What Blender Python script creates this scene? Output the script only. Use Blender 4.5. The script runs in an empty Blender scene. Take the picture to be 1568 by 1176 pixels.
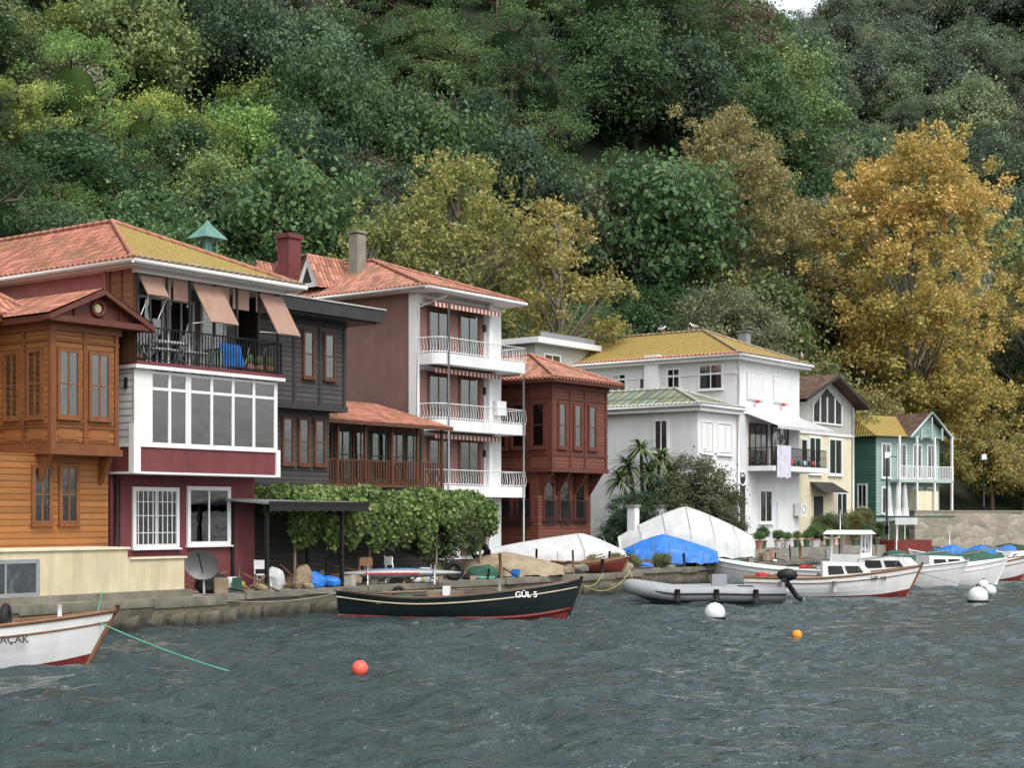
import bpy, math, random
import numpy as np
from mathutils import Vector, Matrix
random.seed(7); RNG=np.random.default_rng(11)
S=bpy.context.scene
def sn(s,n): return (0.6*s+0.8*n, 0.8*s-0.6*n)
# ------------------------------------------------------------ materials
M={}
def nt(name):
    m=bpy.data.materials.new(name); m.use_nodes=True; t=m.node_tree; t.nodes.clear()
    o=t.nodes.new('ShaderNodeOutputMaterial'); b=t.nodes.new('ShaderNodeBsdfPrincipled')
    t.links.new(b.outputs[0],o.inputs[0]); M[name]=m
    return m,t,b,o
def math_(t,op,a,b=None,c=None):
    n=t.nodes.new('ShaderNodeMath'); n.operation=op
    for i,v in enumerate((a,b,c)):
        if v is None: continue
        if hasattr(v,'links'): t.links.new(v,n.inputs[i])
        else: n.inputs[i].default_value=v
    return n.outputs[0]
def noise(t,vec,scale,detail=4,rough=.55):
    n=t.nodes.new('ShaderNodeTexNoise'); n.inputs['Scale'].default_value=scale
    n.inputs['Detail'].default_value=detail; n.inputs['Roughness'].default_value=rough
    if vec is not None: t.links.new(vec,n.inputs['Vector'])
    return n.outputs[0]
def ramp(t,fac,stops):
    n=t.nodes.new('ShaderNodeValToRGB'); cr=n.color_ramp
    while len(cr.elements)<len(stops): cr.elements.new(.5)
    for e,(p,c) in zip(cr.elements,stops):
        e.position=p; e.color=(*c,1) if len(c)==3 else c
    t.links.new(fac,n.inputs[0]); return n.outputs[0]
def mixc(t,fac,a,b,mode='MIX'):
    n=t.nodes.new('ShaderNodeMix'); n.data_type='RGBA'; n.blend_type=mode
    for i,v in ((0,fac),(6,a),(7,b)):
        if hasattr(v,'links'): t.links.new(v,n.inputs[i])
        elif isinstance(v,(int,float)): n.inputs[i].default_value=v
        else: n.inputs[i].default_value=(*v,1)
    return n.outputs[2]
def bump(t,b,h,strength=.5,dist=.02):
    n=t.nodes.new('ShaderNodeBump'); n.inputs['Strength'].default_value=strength
    n.inputs['Distance'].default_value=dist
    t.links.new(h,n.inputs['Height']); t.links.new(n.outputs[0],b.inputs['Normal'])
def sc(c,k): return tuple(min(1,x*k) for x in c)
def objc(t):
    n=t.nodes.new('ShaderNodeTexCoord'); return n.outputs['Object']
def stretch(t,v,s):
    n=t.nodes.new('ShaderNodeMapping'); n.inputs['Scale'].default_value=s
    t.links.new(v,n.inputs['Vector']); return n.outputs[0]
def tide(t,col,z0=.1,z1=.4):
    gp=t.nodes.new('ShaderNodeNewGeometry'); sp=t.nodes.new('ShaderNodeSeparateXYZ'); t.links.new(gp.outputs['Position'],sp.inputs[0])
    z=math_(t,'ADD',sp.outputs[2],math_(t,'MULTIPLY',noise(t,gp.outputs['Position'],2.5,4),-.3))
    mr=t.nodes.new('ShaderNodeMapRange'); t.links.new(z,mr.inputs[0]); mr.inputs[1].default_value=z0-.15; mr.inputs[2].default_value=z1-.15
    mr.inputs[3].default_value=1; mr.inputs[4].default_value=0
    return mixc(t,mr.outputs[0],col,(.022,.024,.014))
def plain(name,c,rough=.7,var=.25,scale=3,bs=.3,metal=0,grime=.25,spec=.3,wet=False):
    m,t,b,o=nt(name); v=objc(t)
    n1=noise(t,v,scale,6)
    col=ramp(t,n1,[(.3,sc(c,1-var)),(.7,sc(c,1+var*.4))])
    n2=noise(t,stretch(t,v,(2.2,2.2,.25)),1.5,5,.65)
    g=ramp(t,n2,[(.45,(0,0,0)),(.75,(1,1,1))])
    fac=math_(t,'MULTIPLY',g,grime)
    col=mixc(t,fac,col,sc(c,.45))
    if wet: col=tide(t,col,.25,.7)
    t.links.new(col,b.inputs['Base Color'])
    b.inputs['Roughness'].default_value=rough; b.inputs['Metallic'].default_value=metal
    b.inputs['Specular IOR Level'].default_value=spec
    bump(t,b,noise(t,v,scale*8,4),bs,.01)
    return m
def siding(name,c,period=.16,rough=.55,var=.3,grime=.3):
    m,t,b,o=nt(name); v=objc(t)
    sp=t.nodes.new('ShaderNodeSeparateXYZ'); t.links.new(v,sp.inputs[0])
    q=math_(t,'MULTIPLY',sp.outputs[2],1/period); fr=math_(t,'FRACT',q); fl=math_(t,'FLOOR',q)
    wn=t.nodes.new('ShaderNodeTexWhiteNoise'); wn.noise_dimensions='1D'; t.links.new(fl,wn.inputs['W'])
    gr=noise(t,stretch(t,v,(1.2,1.2,14)),2.5,6,.6)
    k=math_(t,'ADD',math_(t,'MULTIPLY',wn.outputs[0],.35),math_(t,'MULTIPLY',gr,.75))
    col=ramp(t,k,[(.25,sc(c,1-var)),(.8,sc(c,1+var*.6))])
    n2=noise(t,stretch(t,v,(1.6,1.6,.35)),1.2,5,.6)
    g=ramp(t,n2,[(.45,(0,0,0)),(.75,(1,1,1))])
    col=mixc(t,math_(t,'MULTIPLY',g,grime),col,sc(c,.5))
    gap=math_(t,'LESS_THAN',fr,.1)
    col=mixc(t,math_(t,'MULTIPLY',gap,.65),col,sc(c,.25))
    t.links.new(col,b.inputs['Base Color']); b.inputs['Roughness'].default_value=rough
    b.inputs['Specular IOR Level'].default_value=.3
    h=math_(t,'SMOOTH_MIN',math_(t,'MULTIPLY',fr,4),1.0,.2)
    bump(t,b,h,.7,.02)
def tiles(name,c,moss,amt,pu=.24,pv=.36):
    m,t,b,o=nt(name)
    uv=t.nodes.new('ShaderNodeUVMap').outputs[0]; v=objc(t)
    sp=t.nodes.new('ShaderNodeSeparateXYZ'); t.links.new(uv,sp.inputs[0])
    uu=math_(t,'MULTIPLY',sp.outputs[0],1/pu); vv=math_(t,'MULTIPLY',sp.outputs[1],1/pv)
    cx=t.nodes.new('ShaderNodeCombineXYZ'); t.links.new(math_(t,'FLOOR',uu),cx.inputs[0]); t.links.new(math_(t,'FLOOR',vv),cx.inputs[1])
    wn=t.nodes.new('ShaderNodeTexWhiteNoise'); wn.noise_dimensions='2D'; t.links.new(cx.outputs[0],wn.inputs['Vector'])
    col=ramp(t,wn.outputs[0],[(0,sc(c,.6)),(.5,c),(1,sc(c,1.3))])
    n1=noise(t,v,.9,6,.65)
    f=ramp(t,n1,[(max(0,.66-amt*.42),(0,0,0)),(min(1,.76-amt*.25),(1,1,1))])
    n3=noise(t,v,7,4,.7)
    f2=math_(t,'MULTIPLY',f,ramp(t,n3,[(.32,(.45,)*3),(.5,(1,)*3)]))
    mc=mixc(t,ramp(t,n3,[(.45,(0,0,0)),(.7,(1,1,1))]),moss,sc(moss,.55))
    col=mixc(t,f2,col,mc)
    hu=math_(t,'ABSOLUTE',math_(t,'SINE',math_(t,'MULTIPLY',uu,math.pi)))
    fv=math_(t,'FRACT',vv)
    valley=math_(t,'LESS_THAN',hu,.3); lap=math_(t,'LESS_THAN',fv,.14)
    col=mixc(t,math_(t,'MULTIPLY',math_(t,'MAXIMUM',valley,lap),.55),col,sc(c,.3))
    t.links.new(col,b.inputs['Base Color']); b.inputs['Roughness'].default_value=.85
    b.inputs['Specular IOR Level'].default_value=.15
    h=math_(t,'ADD',hu,math_(t,'MULTIPLY',fv,-.5))
    bump(t,b,h,.9,.07)
def stone(name,c,scale=1.6,mortar=(.3,.28,.24),wet=False):
    m,t,b,o=nt(name); v=objc(t)
    vo=t.nodes.new('ShaderNodeTexVoronoi'); vo.inputs['Scale'].default_value=scale; t.links.new(stretch(t,v,(1,1,1.6)),vo.inputs['Vector'])
    ve=t.nodes.new('ShaderNodeTexVoronoi'); ve.feature='DISTANCE_TO_EDGE'; ve.inputs['Scale'].default_value=scale; t.links.new(stretch(t,v,(1,1,1.6)),ve.inputs['Vector'])
    sx=t.nodes.new('ShaderNodeSeparateColor'); t.links.new(vo.outputs['Color'],sx.inputs[0])
    col=ramp(t,sx.outputs[0],[(0,sc(c,.55)),(.5,c),(1,sc(c,1.3))])
    e=ramp(t,ve.outputs['Distance'],[(.02,(1,1,1)),(.07,(0,0,0))])
    col=mixc(t,e,col,mortar)
    col=mixc(t,math_(t,'MULTIPLY',noise(t,v,.9,7,.7),.8),col,sc(c,.35))
    if wet: col=tide(t,col)
    t.links.new(col,b.inputs['Base Color']); b.inputs['Roughness'].default_value=.9
    bump(t,b,math_(t,'ADD',math_(t,'MULTIPLY',ve.outputs['Distance'],2),noise(t,v,9,5)),.8,.05)
siding('oak',(.30,.125,.04),.17); siding('oakpanel',(.26,.10,.032),.5)
plain('oaktrim',(.19,.068,.025),.5); plain('redwoodtrim',(.12,.038,.026),.5)
siding('redwood',(.17,.06,.04),.15); siding('darkwood',(.07,.064,.063),.16); plain('darktrim',(.04,.038,.039),.6)
plain('maroon',(.16,.045,.05),.75,.2,1.2,grime=.35); plain('pink',(.37,.16,.15),.8,.2); plain('mauve',(.20,.112,.10),.85,.18,1.0,grime=.3)
plain('white',(.72,.72,.71),.6,.08,1.2,grime=.2); plain('whitewall',(.69,.70,.71),.8,.1,.8,grime=.25)
plain('frame',(.72,.72,.72),.35,.05,grime=.08); siding('whitesiding',(.60,.61,.61),.2,var=.08,grime=.2)
plain('cream',(.57,.49,.33),.8,.15,1.0,grime=.5); plain('creamwall',(.66,.60,.44),.8,.1,grime=.2)
plain('greywall',(.40,.40,.37),.8,.1); siding('greensiding',(.08,.19,.15),.2); siding('aquasiding',(.30,.42,.39),.2,var=.1)
plain('aqua',(.38,.48,.46),.6,.08); plain('brownframe',(.11,.045,.025),.5); plain('oakframe',(.20,.078,.03),.45)
plain('black',(.012,.012,.013),.45,.2,grime=0); plain('iron',(.02,.02,.022),.5,.2); plain('greymetal',(.3,.31,.32),.4,.15,metal=.3)
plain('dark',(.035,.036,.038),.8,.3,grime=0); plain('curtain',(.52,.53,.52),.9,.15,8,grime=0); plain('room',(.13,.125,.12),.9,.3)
plain('awning',(.32,.20,.155),.9,.1,4,grime=.2); siding('louvre',(.24,.12,.065),.09); plain('copper',(.12,.27,.22),.6,.3)
plain('concrete',(.25,.235,.2),.9,.35,1.2,grime=.5); plain('quaycap',(.19,.175,.14),.9,.45,1.5,grime=.5,wet=True); plain('paving',(.25,.235,.2),.9,.35,.8,grime=.2)
plain('bark',(.09,.07,.05),.9,.4,4); plain('palebark',(.20,.18,.145),.9,.4,3)
plain('tarp',(.50,.51,.51),.55,.12,2,.6,grime=.25,spec=.4); plain('bluetarp',(.02,.16,.52),.45,.25,2,.8,grime=.1,spec=.4); plain('coral',(.75,.12,.08),.35,.1,grime=.05)
plain('orange',(.75,.28,.03),.35,.1,grime=.1); plain('hullwhite',(.68,.68,.67),.3,.06,1.5,.05,grime=.25,spec=.5); plain('hulldark',(.008,.015,.017),.25,.2,2,.1,grime=.1,spec=.5)
plain('hullred',(.17,.028,.024),.5,.3,4); plain('hullblue',(.03,.08,.22),.3,.1); plain('rubber',(.015,.015,.016),.7); plain('ribgrey',(.30,.31,.33),.45,.08,2)
plain('boatwood',(.20,.10,.05),.5,.3,5); plain('plank',(.24,.18,.12),.8,.4,5); plain('yellowrope',(.45,.42,.12),.8); plain('rope',(.30,.28,.24),.9); plain('greenrope',(.10,.35,.25),.8)
plain('terracotta',(.40,.18,.125),.8); plain('greencloth',(.03,.09,.06),.8); plain('laundry',(.58,.56,.66),.9); plain('redcloth',(.5,.05,.05),.8)
plain('gull',(.7,.7,.7),.8,.05); plain('gullgrey',(.3,.31,.33),.8,.05); plain('pot',(.05,.12,.07),.6); plain('sand',(.32,.25,.17),.9,.3,2)
plain('palmleaf',(.13,.19,.065),.5,.3,2)
tiles('tile_red',(.45,.185,.125),(.24,.17,.08),.35); tiles('tile_orange',(.46,.215,.15),(.3,.2,.1),.3); tiles('tile_moss',(.33,.19,.11),(.40,.30,.085),1.35)
tiles('tile_dark',(.14,.085,.065),(.1,.1,.05),.3); tiles('tile_green',(.18,.23,.18),(.25,.23,.12),.6,pu=.5,pv=2.)
stone('quaystone',(.15,.13,.09),1.3,(.17,.15,.12),wet=True); stone('wallstone',(.38,.34,.27),1.3)
m,t,b,o=nt('stripes'); v=objc(t); sp=t.nodes.new('ShaderNodeSeparateXYZ'); t.links.new(v,sp.inputs[0])
f=math_(t,'LESS_THAN',math_(t,'FRACT',math_(t,'MULTIPLY',sp.outputs[0],4.0)),.5)
t.links.new(mixc(t,f,(.55,.5,.42),(.28,.05,.04)),b.inputs['Base Color']); b.inputs['Roughness'].default_value=.9
m,t,b,o=nt('glass'); t.nodes.remove(b)
tr=t.nodes.new('ShaderNodeBsdfTransparent'); tr.inputs[0].default_value=(.8,.85,.85,1)
gl=t.nodes.new('ShaderNodeBsdfGlossy'); gl.inputs['Roughness'].default_value=.03; gl.inputs[0].default_value=(.9,.95,1,1)
bn=t.nodes.new('ShaderNodeBump'); bn.inputs['Strength'].default_value=.15; bn.inputs['Distance'].default_value=.05; t.links.new(noise(t,objc(t),1.2,2),bn.inputs['Height']); t.links.new(bn.outputs[0],gl.inputs['Normal'])
lw=t.nodes.new('ShaderNodeFresnel'); lw.inputs[0].default_value=1.75
mx=t.nodes.new('ShaderNodeMixShader'); t.links.new(math_(t,'MULTIPLY',lw.outputs[0],2.4),mx.inputs[0]); t.links.new(tr.outputs[0],mx.inputs[1]); t.links.new(gl.outputs[0],mx.inputs[2]); t.links.new(mx.outputs[0],o.inputs[0])
def leafmat(name,k=1.0,trans=.3):
    m,t,b,o=nt(name); oi=t.nodes.new('ShaderNodeObjectInfo'); at=t.nodes.new('ShaderNodeAttribute'); at.attribute_name='tint'
    hs=t.nodes.new('ShaderNodeHueSaturation'); t.links.new(oi.outputs['Color'],hs.inputs['Color'])
    t.links.new(math_(t,'MULTIPLY_ADD',at.outputs['Fac'],-.06,.53),hs.inputs['Hue']); hs.inputs['Saturation'].default_value=.93
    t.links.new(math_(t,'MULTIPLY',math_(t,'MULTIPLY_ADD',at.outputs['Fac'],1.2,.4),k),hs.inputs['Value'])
    t.links.new(hs.outputs[0],b.inputs['Base Color']); b.inputs['Roughness'].default_value=.55; b.inputs['Specular IOR Level'].default_value=.35
    if trans:
        tl=t.nodes.new('ShaderNodeBsdfTranslucent'); t.links.new(hs.outputs[0],tl.inputs[0])
        mx=t.nodes.new('ShaderNodeMixShader'); mx.inputs[0].default_value=trans
        t.links.new(b.outputs[0],mx.inputs[1]); t.links.new(tl.outputs[0],mx.inputs[2]); t.links.new(mx.outputs[0],o.inputs[0])
    else: b.inputs['Specular IOR Level'].default_value=0
leafmat('leaf',1.42,.35); leafmat('shadecore',.25,0)  # second one darkens the added crown cores: interior shade put into the colour
# water
m,t,b,o=nt('water'); v=objc(t)
b.inputs['Base Color'].default_value=(.030,.047,.048,1); b.inputs['Roughness'].default_value=.035; b.inputs['IOR'].default_value=1.36
n1=noise(t,stretch(t,v,(1,2.1,1)),2.6,4,.55); n2=noise(t,stretch(t,v,(1,1.8,1)),8,3,.5)
bump(t,b,math_(t,'ADD',n1,math_(t,'MULTIPLY',n2,.25)),.8,.14)
m,t,b,o=nt('forestfloor'); t.links.new(ramp(t,noise(t,objc(t),.4,6),[(.3,(.014,.024,.01)),(.7,(.032,.046,.017))]),b.inputs['Base Color']); b.inputs['Roughness'].default_value=1

# ------------------------------------------------------------ group builder
class G:
    def __init__(s,name,loc=(0,0,0),rot=0):
        s.e=bpy.data.objects.new(name,None); bpy.context.collection.objects.link(s.e)
        s.e.location=loc if len(loc)==3 else (*loc,0); s.e.rotation_euler[2]=math.radians(rot); s.e.empty_display_size=.2; s.p={}
    def add(s,part,mat,V,F,smooth=False,uv=False):
        d=s.p.setdefault((part,mat),[[],[],smooth,uv]); k=len(d[0])
        d[0].extend([tuple(v) for v in V]); d[1].extend([tuple(i+k for i in f) for f in F])
    def box(s,part,mat,x0,x1,y0,y1,z0,z1):
        if x0>x1:x0,x1=x1,x0
        if y0>y1:y0,y1=y1,y0
        V=[(x,y,z) for z in(z0,z1) for y in(y0,y1) for x in(x0,x1)]
        s.add(part,mat,V,[(0,2,3,1),(4,5,7,6),(0,1,5,4),(2,6,7,3),(0,4,6,2),(1,3,7,5)])
    def fbox(s,part,mat,face,pl,a0,a1,d0,d1,z0,z1):
        if face=='F': s.box(part,mat,a0,a1,pl-d1,pl-d0,z0,z1)
        else: s.box(part,mat,pl-d1,pl-d0,a0,a1,z0,z1)
    def tube(s,part,mat,pts,r,k=6,r1=None):
        pts=[Vector(p) for p in pts]; V=[];F=[];n=len(pts)
        for i,p in enumerate(pts):
            d=(pts[min(i+1,n-1)]-pts[max(i-1,0)]).normalized()
            a=Vector((0,0,1)) if abs(d.z)<.9 else Vector((1,0,0))
            e=d.cross(a).normalized(); f=d.cross(e)
            rr=r if r1 is None else r+(r1-r)*i/(n-1)
            for j in range(k):
                w=2*math.pi*j/k; V.append(p+e*rr*math.cos(w)+f*rr*math.sin(w))
        for i in range(n-1):
            for j in range(k):
                F.append((i*k+j,i*k+(j+1)%k,(i+1)*k+(j+1)%k,(i+1)*k+j))
        F.append(tuple(range(k))); F.append(tuple((n-1)*k+j for j in reversed(range(k))))
        s.add(part,mat,V,F,smooth=True)
    def ball(s,part,mat,c,r,n=12):
        if not hasattr(r,'__len__'): r=(r,r,r)
        V=[];F=[]
        for i in range(n//2+1):
            ph=math.pi*i/(n//2)
            for j in range(n):
                w=2*math.pi*j/n; V.append((c[0]+r[0]*math.sin(ph)*math.cos(w),c[1]+r[1]*math.sin(ph)*math.sin(w),c[2]+r[2]*math.cos(ph)))
        for i in range(n//2):
            for j in range(n): F.append((i*n+j,(i+1)*n+j,(i+1)*n+(j+1)%n,i*n+(j+1)%n))
        s.add(part,mat,V,F,smooth=True)
    def torus(s,part,mat,c,R,r,ax='z',k=16):
        V=[];F=[];q=7
        for i in range(k):
            a=2*math.pi*i/k
            for j in range(q):
                w=2*math.pi*j/q; x=(R+r*math.cos(w))*math.cos(a); y=(R+r*math.cos(w))*math.sin(a); z=r*math.sin(w)
                if ax=='y': x,y,z=x,z,y
                if ax=='x': x,y,z=z,x,y
                V.append((c[0]+x,c[1]+y,c[2]+z))
        for i in range(k):
            for j in range(q): F.append((i*q+j,((i+1)%k)*q+j,((i+1)%k)*q+(j+1)%q,i*q+(j+1)%q))
        s.add(part,mat,V,F,smooth=True)
    def done(s):
        for (part,mat),(V,F,sm,uv) in s.p.items():
            me=bpy.data.meshes.new(part); me.from_pydata(V,[],F)
            if uv:
                l=me.uv_layers.new(name='UVMap')
                for p in me.polygons:
                    n=p.normal; e=Vector((0,0,1)).cross(n)
                    e=e.normalized() if e.length>1e-4 else Vector((1,0,0)); q=n.cross(e)
                    for li in p.loop_indices:
                        co=me.vertices[me.loops[li].vertex_index].co; l.data[li].uv=(co.dot(e),co.dot(q))
            me.materials.append(M[mat])
            if sm: me.polygons.foreach_set('use_smooth',[True]*len(me.polygons))
            o=bpy.data.objects.new(part,me); bpy.context.collection.objects.link(o); o.parent=s.e
        return s.e
    def win(s,face,pl,a0,a1,z0,z1,nx=2,nz=1,fm='frame',fw=.06,cur=.8,dep=.07,sill=True,part='window'):
        s.fbox(part+'_dark','dark',face,pl,a0,a1,.004,.012,z0,z1)
        w=a1-a0
        if random.random()<cur:
            k=random.uniform(.25,.55)*w; 
            if random.random()<.75: s.fbox(part+'_curtain','curtain',face,pl,a0+.02,a0+k*.8,.014,.022,z0+.02,z1-.02)
            if random.random()<.75: s.fbox(part+'_curtain','curtain',face,pl,a1-k,a1-.02,.014,.022,z0+.02,z1-.02)
            if random.random()<.35: s.fbox(part+'_curtain','curtain',face,pl,a0+.02,a1-.02,.024,.026,z1-(z1-z0)*random.uniform(.2,.6),z1-.02)
        s.fbox(part+'_glass','glass',face,pl,a0+.01,a1-.01,.032,.036,z0+.01,z1-.01)
        s.fbox(part+'_frame',fm,face,pl,a0-fw,a0+fw*.3,0,dep,z0-fw,z1+fw); s.fbox(part+'_frame',fm,face,pl,a1-fw*.3,a1+fw,0,dep,z0-fw,z1+fw)
        s.fbox(part+'_frame',fm,face,pl,a0+fw*.3,a1-fw*.3,0,dep-.004,z0-fw,z0+fw*.3); s.fbox(part+'_frame',fm,face,pl,a0+fw*.3,a1-fw*.3,0,dep-.004,z1-fw*.3,z1+fw)
        for i in range(1,nx):
            c=a0+w*i/nx; s.fbox(part+'_frame',fm,face,pl,c-.025,c+.025,.012,dep-.015,z0,z1)
        for i in range(1,nz):
            c=z0+(z1-z0)*i/nz; s.fbox(part+'_frame',fm,face,pl,a0,a1,.012,dep-.02,c-.02,c+.02)
        if sill: s.fbox(part+'_sill',fm,face,pl,a0-fw-.04,a1+fw+.04,0,dep+.07,z0-fw-.05,z0-fw-.003)
    def rail(s,face,pl,a0,a1,z0,z1,mat='iron',step=.13,r=.012,part='railing',mid=False):
        s.fbox(part,mat,face,pl,a0,a1,-.02,.02,z1-.04,z1); s.fbox(part,mat,face,pl,a0,a1,-.012,.012,z0+.06,z0+.09)
        if mid: s.fbox(part,mat,face,pl,a0,a1,-.012,.012,(z0+z1)/2,(z0+z1)/2+.03)
        n=max(1,int((a1-a0)/step))
        for i in range(n+1):
            c=a0+(a1-a0)*i/n; s.fbox(part,mat,face,pl,c-r,c+r,-r,r,z0,z1-.04)
    def hip(s,mat,x0,x1,y0,y1,z,rx,py0,py1,zp,fascia='white',front=None,th=.16,gut=True):
        A=(x0,y0,z);B=(x1,y0,z);C=(x1,y1,z);D=(x0,y1,z);P=(rx,py0,zp);Q=(rx,py1,zp)
        s.add('roof',mat,[A,P,Q,D],[(0,1,2,3)],uv=True); s.add('roof',mat,[B,C,Q,P],[(0,1,2,3)],uv=True); s.add('roof',mat,[C,D,Q],[(0,1,2)],uv=True)
        s.add('roof_front',front or mat,[A,B,P],[(0,1,2)],uv=True)
        s.box('eaves',fascia,x0+.03,x1-.03,y0+.03,y1-.03,z-th,z-.01)
        for a,b in ((A,P),(B,P),(P,Q)):
            n=16
            for i in range(n):
                p=Vector(a).lerp(Vector(b),i/n)+Vector((0,0,.02)); q=Vector(a).lerp(Vector(b),(i+1.1)/n)+Vector((0,0,.05))
                s.tube('ridge_cap','terracotta' if mat in('tile_red','tile_orange') else ('greywall' if mat=='tile_green' else 'sand'),[p,q],.085,6,.07)
        for a,b in((A,B),(A,D)):
            L=(Vector(b)-Vector(a)).length; n=int(L/.24)
            for i in range(n):
                p=Vector(a).lerp(Vector(b),(i+.5)/n); d=Vector((rx-p.x,0,0)) if b==D else Vector((0,py0-p.y,0))
                d=d.normalized()*.3; s.tube('tile_ends',('sand' if (front or mat)=='tile_moss' and b==B else 'terracotta') if mat!='tile_green' else 'greywall',[p-d*.25+Vector((0,0,.02)),p+d+Vector((0,0,.12))],.075,5)
        if gut:
            s.tube('gutter',fascia,[(x0-.05,y0-.05,z-.06),(x1+.05,y0-.05,z-.06)],.07); s.tube('gutter',fascia,[(x0-.05,y0-.05,z-.06),(x0-.05,y1,z-.06)],.07)
ROT=math.degrees(math.atan2(.8,.6))

# ================================================= A orange wooden house
g=G('orange_wooden_house',(-12.2,41.5),ROT)
g.box('ground_floor','oak',-1.2,2.35,.6,6,1.9,4.66); g.box('bay','oak',0,2.19,0,5,4.8,8.15)
g.box('bay_moulding','oaktrim',-.1,2.29,-.1,5,4.64,4.82); g.box('bay_moulding','oaktrim',-.05,2.24,-.05,5,4.82,4.92)
g.box('upper_wall','oak',2.19,2.5,.5,5,4.66,8.15)
for z0,z1,e in((5.36,5.44,.04),(7.66,7.74,.04),(7.95,8.15,.08),(4.98,5.03,.02)):
    g.box('string_course','oaktrim',-e,2.19+e,-e,5,z0,z1)
for c in(0,1.02,2.07): g.box('pilaster','oaktrim',c-.04 if c==0 else c,c+.12,-.05,0,4.92,7.95)
g.box('pilaster','oaktrim',-.05,0,-.04,.1,4.92,7.95); g.box('pilaster','oaktrim',-.05,0,1.08,1.2,4.92,7.95)
for a in(.24,1.26):
    g.win('F',0,a,a+.6,5.68,7.4,2,2,'oakframe',.07,1)
    g.fbox('panel','oakpanel','F',0,a-.02,a+.62,0,.025,5.05,5.32)
for a in(.38,1.4): g.win('S',0,a,a+.55,5.68,7.4,2,2,'oakframe',.07,1); g.fbox('panel','oakpanel','S',0,a,a+.55,0,.025,5.05,5.32)
for a in(-.12,.75): g.win('F',.6,a,a+.5,2.85,4.3,2,2,'oakframe',.08,1)
for x in(.02,2.0):
    g.add('bracket','oaktrim',[(x,0.1,4.64),(x,.6,4.64),(x,.6,3.85),(x+.14,.1,4.64),(x+.14,.6,4.64),(x+.14,.6,3.85)],[(0,1,2),(3,5,4),(0,2,5,3),(0,3,4,1)])
g.box('ground_moulding','oaktrim',-1.25,2.4,.55,6,1.86,1.98)
x0,x1,ya=-.3,3.0,-.45
g.add('pediment','redwoodtrim',[(x0,-.2,8.25),(x1,-.2,8.25),(1.35,-.2,9.05)],[(0,1,2)])
g.box('pediment','redwoodtrim',x0-.05,x1+.05,ya,5,8.14,8.3)
for a,b in(((x0-.1,8.28),(1.35,9.12)),((1.35,9.12),(x1+.1,8.28))):
    v=[(a[0],ya-.05,a[1]),(b[0],ya-.05,b[1]),(b[0],ya-.05,b[1]-.16),(a[0],ya-.05,a[1]-.12)]; w=[(p[0],-.15,p[2]) for p in v]
    g.add('pediment_moulding','redwoodtrim',v+w,[(0,1,2,3),(7,6,5,4),(0,4,5,1),(1,5,6,2),(2,6,7,3),(3,7,4,0)])
g.torus('medallion','redwoodtrim',(1.35,-.24,8.62),.2,.05,'y'); g.ball('medallion_face','cream',(1.35,-.22,8.62),(.13,.04,.13))
g.box('triglyph','redwoodtrim',.55,.62,-.26,-.2,8.32,8.66); g.box('triglyph','redwoodtrim',2.08,2.15,-.26,-.2,8.32,8.66)
g.add('roof','tile_red',[(x0-.12,ya,8.34),(1.35,ya,9.16),(1.35,5.2,9.16),(x0-.12,5.2,8.34)],[(0,1,2,3)],uv=True)
g.add('roof','tile_red',[(x1+.12,ya,8.34),(x1+.12,5.2,8.34),(1.35,5.2,9.16),(1.35,ya,9.16)],[(0,1,2,3)],uv=True)
g.hip('tile_red',-2.4,1.2,1.6,7,8.4,-.2,3.0,7,9.35,'oaktrim',gut=False)
g.box('main_body','oak',-1.6,1.1,2.2,7,4.7,8.3)
g.box('plinth','cream',-5,1.8,-.9,6,.5,2.1); g.box('plinth','cream',1.8,3.8,-.9,-.6,.5,1.82); g.box('plinth_cap','creamwall',-5,1.85,-.96,6.0,2.1,2.16); g.box('plinth_cap','creamwall',1.86,3.86,-.96,-.55,1.82,1.87)
g.box('plinth_step','quaycap',-5,3.8,-1.25,-.9,.5,.95)
g.win('F',-.9,-3.0,-1.15,1.02,1.82,2,1,'greymetal',.08)
g.done()
# ================================================= B red & white house
g=G('red_and_white_house',(-11.4,44.5),ROT)
g.box('ground_floor','maroon',0,5.6,0,9,.5,4.2); g.box('first_floor_body','pink',0,5.6,0,9,4.2,7.2); g.box('top_floor_body','pink',0,5.6,.9,9,7.2,10)
g.box('side_wall','pink',0,.12,0,.9,7.3,10)
g.win('F',0,.85,2.4,2.15,3.75,2,1,'frame',.09,1); g.win('F',0,2.9,4.45,2.2,3.8,2,1,'frame',.09,1)
for i in range(9): g.fbox('window_bars','frame','F',0,.9+i*.18,.92+i*.18,.1,.12,2.15,3.75)
for z in(2.5,3,3.4): g.fbox('window_bars','frame','F',0,.85,2.4,.1,.12,z,z+.02)
g.box('overhang','maroon',0,5.6,-1,0,4.25,4.95); g.box('overhang_trim','white',-.03,5.65,-1.06,0,4.19,4.25); g.box('overhang_trim','white',-.03,5.65,-1.05,0,4.95,5.03)
g.box('corner_post','white',-.05,.2,-1.07,-.85,4.2,5.6)
g.box('corner_post','white',5.5,5.66,-1.07,-.9,4.2,5.02)
g.box('side_siding','whitesiding',0,.1,-1,0,5.03,7.15); g.box('corner_pier','white',0.0,.62,-1.03,-.93,5.03,7.15)
g.box('conservatory_back','curtain',.1,5.5,-.06,-.005,5.03,7.1); g.box('conservatory_end','white',5.5,5.6,-1,0,5.03,7.15)
xs=[.62,1.3,1.95,2.05,2.9,3.75,4.6,5.5]
for i,x in enumerate(xs): g.box('mullion','frame',x-.045,x+.045,-1.02,-.94,5.03,7.15)
for z in(5.05,6.62,7.08): g.box('transom','frame',.6,5.55,-1.01,-.95,z-.04,z+.04)
g.box('panes','glass',.62,5.5,-.985,-.98,5.05,7.1)
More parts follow.
